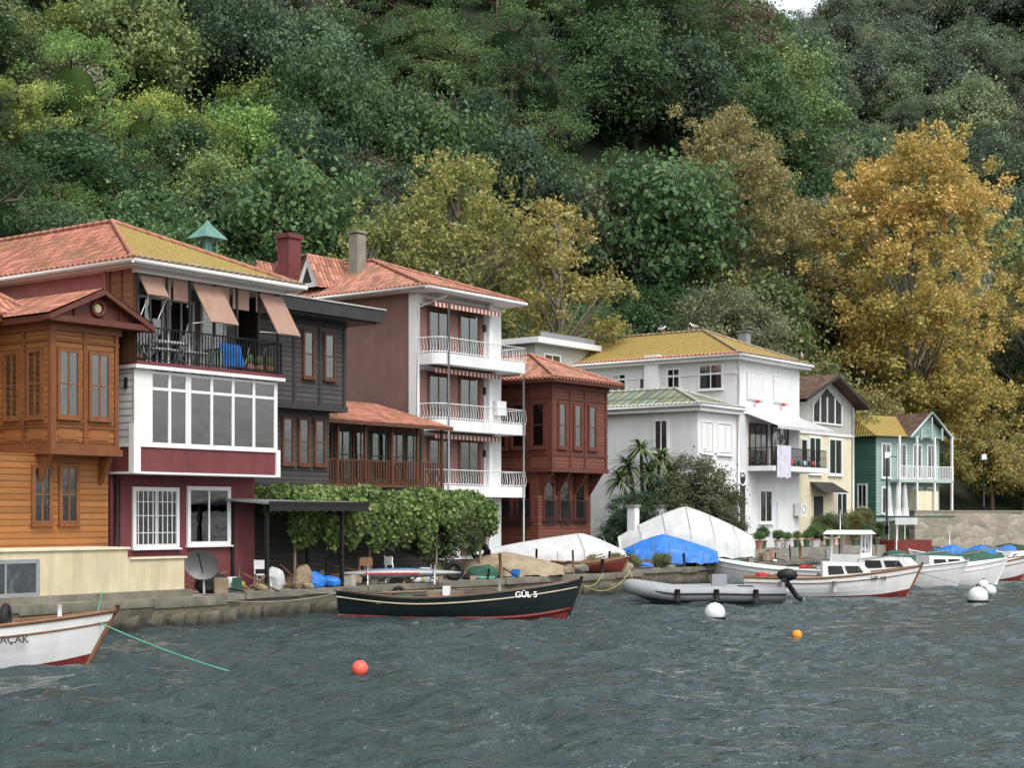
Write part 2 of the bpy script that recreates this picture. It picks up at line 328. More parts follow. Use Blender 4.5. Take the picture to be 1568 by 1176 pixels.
for x in(.75,1.9,2.5,3.0,3.9,4.7,5.2): 
    for j in range(4): g.tube('curtains','curtain',[(x+j*.09,-.85,5.05),(x+j*.09,-.85,7.05)],.05,6)
for a in(1.3,2.75,4.1): g.box('inner_doors','room',a,a+.85,-.09,-.06,5.03,6.9)
for a in(1.4,2.9,4.2): g.box('chairs','boatwood',a,a+.4,-.5,-.15,5.03,5.9)
g.box('wall_lamp','iron',-.05,.0,-.75,-.65,6.6,6.9)
g.box('roof_of_bay','white',-.08,5.75,-1.2,0,7.15,7.25)
g.box('balcony_floor','maroon',-.02,5.7,-1.18,.9,7.25,7.36)
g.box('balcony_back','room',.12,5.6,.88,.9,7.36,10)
for a in(.5,1.7,2.9,4.2): g.win('F',.88,a,a+.9,7.4,9.5,2,1,'white',.06,.8,sill=False,part='balcony_door')
g.box('louvre_wall','louvre',-.01,.05,-1.05,0,7.36,9.95)
for y in(-1.08,-.55,-.04): g.box('louvre_post','brownframe',-.03,.07,y,y+.06,7.36,9.98)
for x in(.02,1.1,1.95,2.9,3.8,4.7,5.5): g.box('balcony_post','darktrim',x,x+.06,-1.12,-1.06,8.3,9.95)
g.rail('F',-1.12,0,5.66,7.36,8.35,'black',.11); g.rail('S',5.64,-1.1,0,7.36,8.35,'black',.13)
g.box('beam','white',-.05,5.7,-1.2,-1.0,9.82,9.98)
for a in(1.0,1.75,3.25,4.05,5.0): g.box('roller_screens','awning',a-.35,a+.3,-1.06,-1.04,9.2,9.82)
for a0,a1,dz,dy in((.1,.85,.55,.35),(2.05,3.15,1.15,.75),(4.7,5.65,1.25,.8)):
    v=[(a0,-1.15,9.75),(a1,-1.15,9.75),(a1,-1.15-dy,9.75-dz),(a0,-1.15-dy,9.75-dz)]
    g.add('awnings','awning',v+[(p[0],p[1]+.03,p[2]-.03) for p in v],[(0,1,2,3),(7,6,5,4),(0,3,7,4),(1,5,6,2),(2,6,7,3)])
    for a in(a0+.05,a1-.05): g.tube('awning_arm','frame',[(a,-1.1,8.6),(a,-1.15-dy,9.75-dz)],.015)
rr=random.Random(3)
for i in range(12):
    x=rr.uniform(.3,5.2); y=rr.uniform(-.9,.3); g.tube('clothes_rack',rr.choice(['frame','iron']),[(x,y,7.36),(x+rr.uniform(-.4,.4),y,8.25)],.012,4)
for i in range(3): 
    x=3.5+i*.28; g.add('folded_blue_chair','bluetarp',[(x,-.9,7.5),(x+.3,-.9,7.5),(x+.35,-.6,8.2),(x+.05,-.6,8.2)],[(0,1,2,3)])
g.box('balcony_table','white',1.1,2.0,-.8,-.3,8.0,8.06)
for a in(1.2,1.6,2.4,2.8): g.tube('balcony_chairs','frame',[(a,-.6,7.36),(a,-.6,8.3)],.03); g.box('balcony_chairs','frame',a-.2,a+.2,-.8,-.4,7.78,7.83)
for a in(.15,4.5,4.9,5.3): g.ball('flower_pots','terracotta',(a,-.95,7.5),.14,8); g.ball('pot_plants','palmleaf',(a,-.95,7.75),(.16,.1,.18),6)
g.hip('tile_red',-.5,6.15,-1.6,10,10.1,2.8,3.4,9.5,12.15,'white','tile_moss')
g.tube('downpipe','iron',[(.1,-.12,4.2),(.1,-.12,1.0)],.05); g.tube('downpipe','pink',[(-.12,.1,10),(-.12,.1,8.3)],.05)
g.tube('utility_pipe','black',[(.25,-.1,4.1),(.25,-.1,1.3)],.02)
g.done()
# ================================================= C dark house
g=G('dark_wooden_house',(-7.14,51),ROT)
g.box('lower_floor','darkwood',-1.5,2.3,.55,7,.5,6.6); g.box('upper_floor','darkwood',-1.5,2.5,0,7,6.6,9.5)
g.box('moulding','darktrim',-1.5,2.56,-.07,7,6.5,6.68); g.box('moulding','darktrim',-1.5,2.54,-.04,7,9.3,9.5)
for x in(0,1.2,2.38): g.box('corner_board','darktrim',x,x+.13,-.04,0,6.68,9.3)
for a in(.5,1.5): g.win('F',0,a,a+.42,7.6,9.05,1,2,'brownframe',.07,1)
for a in(.1,.85,1.6): g.win('F',.55,a,a+.42,4.75,6.2,1,2,'brownframe',.07,1)
g.box('string','darktrim',-1.5,2.36,.5,7,4.0,4.12)
g.box('flat_roof','darktrim',-1.6,3.5,-.9,7.4,9.56,9.98); g.box('roof_edge','greywall',-1.6,3.54,-.94,7.4,9.98,10.03); g.box('roof_soffit','darkwood',-1.6,3.3,-.7,7.2,9.5,9.56)
g.add('roof','tile_red',[(-1.6,-.6,10.03),(3.2,-.6,10.03),(3.2,3,10.55),(-1.6,3,10.55)],[(0,1,2,3)],uv=True)
g.box('chimney','mauve',-1.3,-.6,2.7,3.3,9.9,11.7)
for x in(-1.22,-.75): 
    for y in(2.78,3.2): g.box('lantern_posts','copper',x,x+.06,y,y+.06,11.7,12.3)
g.box('lantern_core','copper',-1.1,-.82,2.9,3.1,11.7,12.25)
g.add('lantern_cap','copper',[(-1.45,2.55,12.2),(-.45,2.55,12.2),(-.45,3.45,12.2),(-1.45,3.45,12.2),(-1.1,2.88,12.62),(-.8,2.88,12.62),(-.8,3.12,12.62),(-1.1,3.12,12.62),(-.95,3.0,12.85)],[(0,1,5,4),(1,2,6,5),(2,3,7,6),(3,0,4,7),(4,5,8),(5,6,8),(6,7,8),(7,4,8),(3,2,1,0)])
g.done()
# ================================================= D glazed porch house
g=G('glazed_porch_house',(*sn(39.4,-38.5),0),ROT)
g.box('lower_wall','darkwood',0,7.4,.1,5,.5,4.1); g.box('porch_floor','brownframe',-.05,7.45,-.1,5,4.05,4.16); g.box('back_wall','mauve',0,7.4,.9,5,4.16,6.5)
for i in range(7): g.win('F',.9,.35+i*1.0,1.15+i*1.0,4.4,6.1,2,2,'brownframe' if i%2 else 'greencloth',.06,.5)
g.rail('F',-.05,0,7.4,4.16,5.05,'brownframe',.14,.022); 
for i in range(6): g.box('porch_post','brownframe',i*1.46,i*1.46+.1,-.1,0,4.16,6.35)
g.box('porch_beam','brownframe',-.1,7.5,-.5,-.38,6.28,6.42)
g.add('roof','tile_red',[(-.1,-.5,6.42),(7.5,-.5,6.42),(7.5,3.5,7.5),(-.1,3.5,7.5)],[(0,1,2,3)],uv=True)
g.add('porch_ceiling','brownframe',[(-.1,-.5,6.36),(7.5,-.5,6.36),(7.5,3.5,7.4),(-.1,3.5,7.4)],[(3,2,1,0)])
g.done()
# ================================================= E apartment
g=G('apartment_building',(-3.9,63),ROT)
g.box('body','mauve',0,5.6,0,9,.5,12.05); g.box('front_wall','whitewall',-.02,5.62,-.08,0,1.2,12.0); g.box('corner_strip','white',-.04,0,-.1,.3,1.2,12.0)
for zf in(9.2,6.55,3.9):
    g.win('F',-.08,.75,1.95,zf+.35,zf+2.2,2,1,'brownframe',.1,1,part='french_window'); g.win('F',-.08,2.75,4.0,zf+.35,zf+2.2,2,1,'brownframe',.1,1,part='french_window')
    g.box('mauve_panel','mauve',.2,4.4,-.1,-.081,zf+.33,zf+2.35)
    pts=[(0,0)]; 
    for i in range(7):
        a=math.pi+ i*math.pi/12; pts.append((.5+.5*math.cos(a),-.68+.5*math.sin(a)))
    pts+=[(5.75,-1.18),(5.75,0)]
    pts=[(x,y-.08) for x,y in pts]; n=len(pts)
    for part,mat,zz0,zz1 in(('balcony_slab','whitewall',zf-.12,zf+.32),):
        V=[(x,y,zz0) for x,y in pts]+[(x,y,zz1) for x,y in pts]
        g.add(part,mat,V,[tuple(range(n-1,-1,-1)),tuple(range(n,2*n))]+[(i,(i+1)%n,n+(i+1)%n,n+i) for i in range(n)])
    for h in(.38,.95): g.tube('balcony_rail','frame',[(x,y,zf+h) for x,y in pts],.02,5)
    seg=[]
    for i in range(n-1):
        a=Vector((*pts[i],0)); b=Vector((*pts[i+1],0)); d=(b-a).length; k=max(1,int(d/.16))
        for j in range(k): seg.append(a.lerp(b,j/k))
    for q in seg:
        g.tube('balusters','frame',[(q.x,q.y,zf+.32),(q.x-.0,q.y-.07,zf+.55),(q.x,q.y,zf+.95)],.012,4)
    if zf>3.8:
        g.add('striped_awning','stripes',[(.3,-.12,zf+2.62),(4.6,-.12,zf+2.62),(4.6,-.75,zf+2.4),(.3,-.75,zf+2.4),(.3,-.75,zf+2.22),(4.6,-.75,zf+2.22)],[(0,1,2,3),(3,2,5,4)])
    g.box('wall_lamp','iron',4.3,4.4,-.2,-.105,zf+1.6,zf+1.9)
g.win('F',-.08,.75,2.2,1.5,3.3,2,1,'brownframe'); g.win('F',-.08,2.9,4.4,1.5,3.3,2,1,'brownframe')
for x,zt in((.55,11.6),(5.6,9.0)): g.tube('balcony_column','greymetal',[(x,-1.3,1),(x,-1.3,zt)],.045)
g.box('pier','whitewall',4.5,4.75,-.3,-.08,1.2,12)
g.tube('downpipe','frame',[(.9,-.9,11.9),(.05,-.18,11.4),(-.02,-.18,8),(-.02,-.18,1.2)],.055)
g.box('ac_unit','frame',4.85,5.5,-.45,-.1,7.3,7.9)
g.hip('tile_orange',-.5,6.1,-1.0,9.6,12.15,2.8,4.8,8.5,14.1,'white')
g.box('chimney','concrete',1.6,2.15,4.6,5.1,13.0,15.1); g.box('chimney_cap','concrete',1.55,2.2,4.55,5.15,15.15,15.25); g.box('chimney_neck','dark',1.65,2.1,4.65,5.05,15.1,15.15)
g.box('red_chimney','maroon',.5,1.25,7.6,8.3,12.4,15.1); g.box('red_chimney_cap','maroon',.42,1.33,7.52,8.38,15.1,15.3)
for y in(5.9,8.9):
    z=12.9
    g.add('dormer_face','white',[(-.1,y-.65,z-.2),(-.1,y+.65,z-.2),(-.1,y,z+1.15)],[(0,2,1)]); g.add('dormer_glass','dark',[(-.12,y-.28,z),(-.12,y+.28,z),(-.12,y,z+.7)],[(0,2,1)])
    g.add('dormer_roof','tile_orange',[(-.2,y-.75,z-.25),(-.2,y,z+1.25),(2.2,y,z+1.25),(1.4,y-.75,z-.1)],[(0,1,2,3)],uv=True)
    g.add('dormer_roof','tile_orange',[(-.2,y+.75,z-.25),(1.4,y+.75,z-.1),(2.2,y,z+1.25),(-.2,y,z+1.25)],[(0,1,2,3)],uv=True)
g.done()
# ================================================= F red-brown wooden house
g=G('redbrown_wooden_house',(1.73,68),ROT)
g.box('lower_floor','redwood',.1,4.2,.8,9,.5,5.0); g.box('upper_floor','redwood',0,4.3,0,9,5.0,8.85)
for z0,z1,e in((4.92,5.12,.08),(5.65,5.75,.05),(8.1,8.2,.05),(8.6,8.85,.09)): g.box('moulding','redwoodtrim',-e,4.3+e,-e,9,z0,z1)
for x in(0,1.35,2.5,4.18): g.box('corner_board','redwoodtrim',x-.03,x+.13,-.045,0,5.12,8.6)
for y in(0,1.15): g.box('corner_board','redwoodtrim',-.045,0,y,y+.14,5.12,8.6)
for a in(.5,1.7,2.85): g.win('F',0,a,a+.5,6.05,7.9,1,2,'redwoodtrim',.1,1)
for a in(.4,1.5,2.5): g.win('S',0,a,a+.62,6.05,7.9,1,2,'redwoodtrim',.1,1)
for a in(.5,1.7,2.9):
    g.win('F',.8,a,a+.7,2.9,4.5,1,2,'redwoodtrim',.1,.6); g.rail('F',.6,a-.1,a+.8,2.6,3.7,'iron',.1)
for a in(1.2,2.3,3.4): g.win('S',.1,a,a+.7,2.9,4.5,1,2,'redwoodtrim',.1,.6); g.rail('S',-.1,a-.1,a+.8,2.6,3.6,'iron',.1)
for x in(.15,1.45,2.8,4.0): g.add('bracket','redwoodtrim',[(x,0.05,4.92),(x,.8,4.92),(x,.8,3.9),(x+.12,.05,4.92),(x+.12,.8,4.92),(x+.12,.8,3.9)],[(0,1,2),(3,5,4),(0,2,5,3)])
g.hip('tile_orange',-.6,4.8,-.6,9.5,8.95,2.0,2.6,8,10.3,'redwoodtrim',gut=False); g.box('skylight','greymetal',-.2,.6,1.6,2.6,9.2,9.6)
g.done()
# ================================================= H white house
g=G('white_house',(9,76),ROT)
g.box('low_wing','whitewall',0,3.84,0,9,.5,8.3); g.box('main_block','whitewall',3.85,10.85,-.02,12,.5,11.05)
for a,b in((.4,1.4),(1.95,3.3)):
    for z0,z1 in((6.1,7.6),(3.3,4.85)): g.win('F',0,a,b,z0,z1,2,1,'frame',.07,1); g.fbox('shutters','white','F',0,a+.06,b-.06,.04,.055,z0+.06,z1-.06)
g.win('S',0,1.7,2.4,6.2,7.7,2,1,'frame',.07,1)
g.hip('tile_green',-.4,4.0,-.4,9.4,8.4,1.95,2.4,8.5,9.4,'white',th=.3)
for a,b in((4.9,6.6),(7.8,9.5)): g.fbox('shutters','white','F',-.02,a,b,0,.06,8.95,10.4); g.rail('F',-.1,a,b,8.95,10.4,'frame',.2,.02); g.ball('window_flowers','redcloth',((a+b)/2,-.2,8.88),(.22,.08,.08),8)
g.box('string','white',3.85,10.9,-.09,-.02,8.2,8.3); g.box('string','white',3.8,3.85,-.09,12,10.2,10.3)
for a,b,z0,z1 in((.8,2.1,9.5,10.7),(3.3,4.0,9.6,10.6),(5.2,5.7,9.7,10.3),(6.6,7.4,9.6,10.5)): g.win('S',3.85,a,b,z0,z1,2,1,'frame',.07,1)
g.box('side_chimney','whitewall',3.45,3.85,4.4,5.2,8.0,11.4)
g.box('balcony_slab','white',5.0,11.2,-1.5,-.03,5.3,5.55); g.rail('F',-1.45,5.05,11.15,5.55,6.5,'iron',.12,.012,mid=True); g.rail('S',5.05,-1.45,0,5.55,6.5,'iron',.13)
g.win('F',-.02,5.2,7.0,5.65,7.7,3,1,'brownframe',.07,.9,part='balcony_door'); g.win('F',-.02,7.6,9.4,5.65,7.7,2,1,'brownframe',.07,.9,part='balcony_door')
g.add('awning','tarp',[(4.7,-.05,8.25),(11.2,-.05,8.25),(11.3,-1.9,7.55),(4.7,-1.9,7.55),(4.7,-1.9,7.4),(11.3,-1.9,7.4)],[(0,1,2,3),(3,2,5,4)])
g.add('laundry','laundry',[(5.2+i*.1,-1.6-.04*math.sin(i*1.7),z) for i in range(16) for z in (4.95+.04*math.sin(i),6.6)],[(2*i,2*i+2,2*i+3,2*i+1) for i in range(15)])
for a,c in((7.2,'redcloth'),(7.5,'greencloth'),(8.6,'laundry'),(9.6,'redcloth'),(8.0,'greencloth'),(9.2,'greencloth'),(10.3,'greencloth')): g.ball('balcony_flowers',c,(a,-1.42,5.75),(.16,.1,.16),8)
g.box('door','dark',4.05,4.7,-.06,-.02,1.8,5.0); g.torus('door_arch','frame',(4.4,-.06,4.9),.35,.05,'y')
g.win('F',-.02,6.3,7.6,2.7,4.3,2,1,'frame',.1,.7); g.box('door','white',8.2,9.2,-.1,-.02,1.6,3.8); g.box('ac_unit','frame',10.1,10.75,-.5,-.1,3.0,3.7); g.torus('ac_fan','greymetal',(10.42,-.5,3.35),.22,.03,'y')
g.tube('downpipe','frame',[(3.9,-.12,11),(3.9,-.12,2)],.06)
g.hip('tile_moss',3.35,11.4,-.5,12.5,11.15,7.35,3.9,9,12.95,'white',th=.25)
g.box('roof_vent','greymetal',9.0,9.5,2.2,2.7,12.0,12.9); g.box('roof_vent','greymetal',8.9,9.6,2.1,2.8,12.95,13.0)
g.done()
# ================================================= I cream gable house
g=G('cream_gable_house',(15.7,85.7),ROT)
g.box('body','creamwall',0,6.8,0,8,.5,7.6); g.box('upper_body','greywall',-.02,6.82,-.02,8,7.6,9.5); g.add('gable','greywall',[(-.02,-.02,9.5),(6.82,-.02,9.5),(3.4,-.02,10.75)],[(0,1,2)])
for a,b in(((-.7,9.35),(3.4,10.95)),((3.4,10.95),(7.5,9.35))):
    v=[(a[0],-.8,a[1]),(b[0],-.8,b[1]),(b[0],8.2,b[1]),(a[0],8.2,a[1])]; g.add('roof','tile_dark',v,[(0,1,2,3)],uv=True); w=[(p[0],p[1],p[2]-.18) for p in v]; g.add('barge_board','darktrim',v[:2]+w[:2],[(0,2,3,1)]); g.add('soffit','brownframe',w,[(3,2,1,0)])
g.add('gable_window','dark',[(1.5,-.05,8.2),(5.3,-.05,8.2),(5.3,-.05,9.3),(3.4,-.05,10.2),(1.5,-.05,9.0)],[(0,1,2,3,4)])
for x in(1.5,2.4,3.3,4.3,5.2): g.box('gable_mullion','white',x,x+.1,-.1,-.04,8.2,9.3 if x in(1.5,5.2) else 9.7)
g.box('gable_mullion','white',1.5,5.3,-.09,-.05,8.15,8.25); g.box('string','white',-.1,6.9,-.1,0,7.55,7.68)
for a,b in((1.2,2.6),(3.7,5.3)): g.win('F',0,a,b,5.4,7.35,2,1,'frame',.1,.7)
g.add('door_awning','black',[(1.3,0,4.9),(4.2,0,4.9),(4.3,-1.0,4.3),(1.2,-1.0,4.3)],[(0,1,2,3)]); g.box('door','dark',1.8,2.9,-.05,-.01,1.6,4.1); g.win('F',0,4.7,6.0,2.6,4.3,2,1,'frame',.1)
g.win('F',0,.2,.9,5.6,7.2,1,1,'frame',.06); g.tube('downpipe','frame',[(6.7,-.12,9.3),(6.7,-.12,1.5)],.06)
g.done()
# ================================================= J green house
g=G('green_wooden_house',(23.2,100),31.9)
g.box('body','greensiding',0,5.7,.02,4.5,.8,8.2); g.box('front_skin','aquasiding',0.02,5.72,-.04,0.02,2.0,8.2)
g.add('gable','aquasiding',[(2.5,-.5,8.2),(5.8,-.5,8.2),(4.15,-.5,9.5)],[(0,1,2)]); g.box('gable_base','aqua',2.4,5.9,-.55,-.04,8.05,8.2)
g.add('roof','tile_moss',[(-.5,-.6,8.1),(5.0,-.6,8.1),(5.0,2.2,9.6),(-.1,2.2,9.6)],[(0,1,2,3)],uv=True); g.add('roof','tile_moss',[(-.5,5,8.1),(-.5,-.6,8.1),(-.1,2.2,9.6)],[(0,1,2)],uv=True); g.add('roof','tile_moss',[(-.1,2.2,9.6),(5.9,2.2,9.6),(5.9,5,8.1),(-.5,5,8.1)],[(0,1,2,3)],uv=True)
g.add('roof','tile_dark',[(2.2,-.9,8.05),(4.15,-.9,9.7),(4.15,3,9.7),(2.2,3,8.05)],[(0,1,2,3)],uv=True); g.add('roof','tile_dark',[(6.1,-.9,8.05),(6.1,3,8.05),(4.15,3,9.7),(4.15,-.9,9.7)],[(0,1,2,3)],uv=True)
for a,b in(((2.2,8.05),(4.15,9.7)),((4.15,9.7),(6.1,8.05))): g.tube('barge_board','aqua',[(a[0],-.92,a[1]),(b[0],-.92,b[1])],.09,4)
for x in(3.2,4.15,5.1): g.box('gable_strut','aqua',x-.05,x+.05,-.9,-.8,7.9,8.3+ (1.1 if x==4.15 else .4))
g.box('balcony_floor','aqua',.9,5.8,-1.2,-.05,5.15,5.3); g.rail('F',-1.15,.9,5.8,5.3,6.2,'frame',.14,.02)
for x in(.95,2.5,4.1,5.7): g.box('balcony_post','white',x-.06,x+.06,-1.2,-1.08,2.8,8.1)
for a in(.5,1.9,3.3,4.6): g.win('F',-.04,a,a+.7,5.5,7.6,2,1,'frame',.08); g.win('F',-.04,a,a+.7,3.2,4.8,2,1,'frame',.08)
for a in(.8,2.2): g.win('S',0,a,a+.7,3.6,5.0,2,1,'frame',.08)
g.box('lean_to','creamwall',2.6,4.6,-1.0,-.05,2.6,4.6)
g.done()
g=G('distant_grey_house',(*sn(66,-48),0),ROT)
g.box('walls','greywall',0,5,0,4,1,12); g.box('flat_roof','whitewall',-.4,5.5,-.5,4.4,12,12.3); g.win('F',0,.8,2.2,10.2,11.5,2,1); g.box('railing_wall','greymetal',0,5,-.4,-.3,12.3,12.6)
g.done()
g=G('roadside_house',(*(44,128),0),20)
g.box('walls','whitewall',0,7,0,5,2,8.2); 
for a in(.8,2.8,4.8): g.win('F',0,a,a+1.0,5.8,7.2,2,1,'frame'); g.win('F',0,a,a+1.0,3.2,4.6,2,1,'frame')
g.hip('tile_orange',-.4,7.4,-.4,5.4,8.3,3.5,2.2,3,9.8,'white')
g.done()

# ================================================= terrain / quay / water
SH=[(-40,-32.6),(30.2,-32.6),(30.3,-33.3),(53,-33.3),(53.1,-34.6),(66,-34.8),(75,-36),(95.6,-32.5),(125.6,-19.2),(184,12),(320,90)]
def n0(s):
    return float(np.interp(s,[p[0] for p in SH],[p[1] for p in SH]))
def ss(a,b,x):
    t=min(1,max(0,(x-a)/(b-a))); return t*t*(3-2*t)
def hmap(X,Y):
    s=.6*X+.8*Y; n=.8*X-.6*Y; q=n0(s)-n
    base=1.0+.9*ss(50,62,s)*ss(3,7,q)+1.1*ss(86,94,s)*ss(6,8,q)
    if q<1: return -4
    if q<5: return .4
    k=q-16
    sp=k if k>8 else math.log1p(math.exp(k*1.0))
    gg=1-.72*ss(12,55,X)
    h=base+.85*sp*gg
    nz=3*math.sin(X*.06+1)*math.cos(Y*.045)+2*math.sin(X*.13+Y*.09)
    h1=h+ (nz if q>30 else 0)*min(1,(max(0,q-30))/20)
    c1=57+2.2*max(0,20-X)-.5*max(0,X-25)
    if h1>c1-8: h1=c1-8+8*(1-math.exp(-(h1-c1+8)/8))
    cap=93+.6*max(0,X-56)+3*math.sin(X*.09)+1.5*math.sin(X*.23+1)
    h2=min(.8*(Y-215+.25*X)+10*math.sin(X*.045+.5),cap) if Y>150 else -5
    return max(h1,h2)
def grid(name,xs,ys,fz,mat,smooth=True):
    V=[(x,y,fz(x,y)) for y in ys for x in xs]; nx=len(xs); F=[(j*nx+i,j*nx+i+1,(j+1)*nx+i+1,(j+1)*nx+i) for j in range(len(ys)-1) for i in range(nx-1)]
    me=bpy.data.meshes.new(name); me.from_pydata(V,[],F); me.materials.append(M[mat]); me.polygons.foreach_set('use_smooth',[smooth]*len(F))
    o=bpy.data.objects.new(name,me); bpy.context.collection.objects.link(o); return o
xs=list(np.arange(-400,-100,25.))+list(np.arange(-100,200,4.))+list(np.arange(200,700,25.)); ys=list(np.arange(-60,30,10.))+list(np.arange(30,440,4.))+list(np.arange(440,900,30.))
grid('hillside_ground',xs,ys,hmap,'forestfloor')
V=[];F=[];W=[];FW=[]
for i,(s,n) in enumerate(SH):
    o=sn(s,n); q=sn(s,n-7)
    V+=[(*o,.75),(*q,.75)]
    W+=[(*o,.75),(*o,-3)]
for i in range(len(SH)-1):
    F.append((2*i,2*(i+1),2*(i+1)+1,2*i+1)); FW.append((2*i,2*i+1,2*i+3,2*i+2))
me=bpy.data.meshes.new('quay_paving'); me.from_pydata(V,[],F); me.materials.append(M['paving']); o=bpy.data.objects.new('quay_paving',me); bpy.context.collection.objects.link(o)
g=G('quay_wall'); g.add('stone_face','quaystone',W,FW)
for i in range(len(SH)-2):
    a,b=SH[i],SH[i+1]
    if abs(a[0]-b[0])<.5: continue
    s=max(a[0],5) if i==0 else a[0]
    while s<min(b[0],130):
        e=min(s+random.uniform(1.2,3.2),b[0]); j=random.uniform(-.04,.05); zt=.78+random.uniform(-.02,.03)
        A=sn(s,n0(s+.01)+.07+j);B=sn(e-.01,n0(e-.02)+.07+j);C=sn(e-.01,n0(e-.02)-.45);D=sn(s,n0(s+.01)-.45)
        zb=.58+random.uniform(-.05,.05)
        g.add('coping','quaycap',[(*A,zb),(*B,zb),(*C,zb),(*D,zb),(*A,zt),(*B,zt-.01),(*C,zt),(*D,zt)],[(4,5,6,7),(0,1,5,4),(2,3,7,6),(1,2,6,5),(3,0,4,7),(3,2,1,0)])
        s=e
for i in range(170):
    s=random.uniform(22,80); 
    x,y=sn(s,n0(s)+random.uniform(-.1,.22)); w=random.uniform(.15,.5); h=lambda:random.uniform(-.1,.3)
    g.add('ledge_stones','quaystone',[(x-w*.6,y-w*.4,-.5),(x+w*.5,y-w*.3,-.5),(x+w*.6,y+w*.5,-.5),(x-w*.5,y+w*.5,-.5),(x-w*.5,y-w*.3,h()),(x+w*.4,y-w*.25,h()),(x+w*.5,y+w*.4,.4),(x-w*.4,y+w*.4,.35)],[(0,1,5,4),(1,2,6,5),(2,3,7,6),(3,0,4,7),(4,5,6,7)])
g.done()
# water mesh
X=np.concatenate([np.linspace(-600,-30,14)[:-1],np.arange(-30,46,.14),np.linspace(46,700,16)[1:]])
ys=[14.]; 
while ys[-1]<112: ys.append(ys[-1]+.05+(ys[-1]-14)*.0024)
Yv=np.concatenate([np.linspace(-400,14,12)[:-1],np.array(ys),np.linspace(115,700,12)])
XX,YY=np.meshgrid(X,Yv); dy=np.clip(.055+(YY-14)*.0024,.055,.4)
Z=np.zeros_like(XX); DX=np.zeros_like(XX); DY=np.zeros_like(XX)
for i in range(72):
    lam=.45*(5.2**((i/71.)**1.15)); th=RNG.normal(math.radians(80),.42); ph=RNG.uniform(0,6.28); k=2*math.pi/lam
    amp=.0098*lam**.85*np.clip((lam/dy-2.0)/2.5,0,1)
    arg=k*(XX*math.cos(th)+YY*math.sin(th))+ph
    Z+=amp*np.sin(arg); DX+=amp*.8*np.cos(arg)*math.cos(th); DY+=amp*.8*np.cos(arg)*math.sin(th)
pm=.85+.3*np.sin(XX*.21+YY*.13)*np.sin(YY*.27-XX*.11+1); inside=((XX>-29.5)&(XX<45.5)&(YY>14.2)&(YY<112)).astype(float); pm*=inside
Z*=pm;DX*=pm;DY*=pm
P=np.stack([XX+DX,YY+DY,Z],-1).reshape(-1,3); nx=len(X); ny=len(Yv)
idx=np.arange(nx*ny).reshape(ny,nx); FQ=np.stack([idx[:-1,:-1],idx[:-1,1:],idx[1:,1:],idx[1:,:-1]],-1).reshape(-1,4)
def npmesh(name,P,FQ,mats,mi=None,tint=None,smooth=None):
    me=bpy.data.meshes.new(name); n=len(FQ); me.vertices.add(len(P)); me.vertices.foreach_set('co',np.asarray(P,dtype=np.float32).ravel())
    me.loops.add(4*n); me.loops.foreach_set('vertex_index',np.asarray(FQ,dtype=np.int32).ravel()); me.polygons.add(n)
    me.polygons.foreach_set('loop_start',np.arange(0,4*n,4,dtype=np.int32)); me.polygons.foreach_set('loop_total',np.full(n,4,dtype=np.int32))
    for m in mats: me.materials.append(M[m])
    if mi is not None: me.polygons.foreach_set('material_index',np.asarray(mi,dtype=np.int32))
    if smooth is not None: me.polygons.foreach_set('use_smooth',np.asarray(smooth,dtype=bool))
    if tint is not None:
        a=me.attributes.new('tint','FLOAT','FACE'); a.data.foreach_set('value',np.asarray(tint,dtype=np.float32))
    me.update(calc_edges=True); return me
me=npmesh('water',P,FQ,['water'],smooth=np.ones(len(FQ)))
o=bpy.data.objects.new('water',me); bpy.context.collection.objects.link(o)

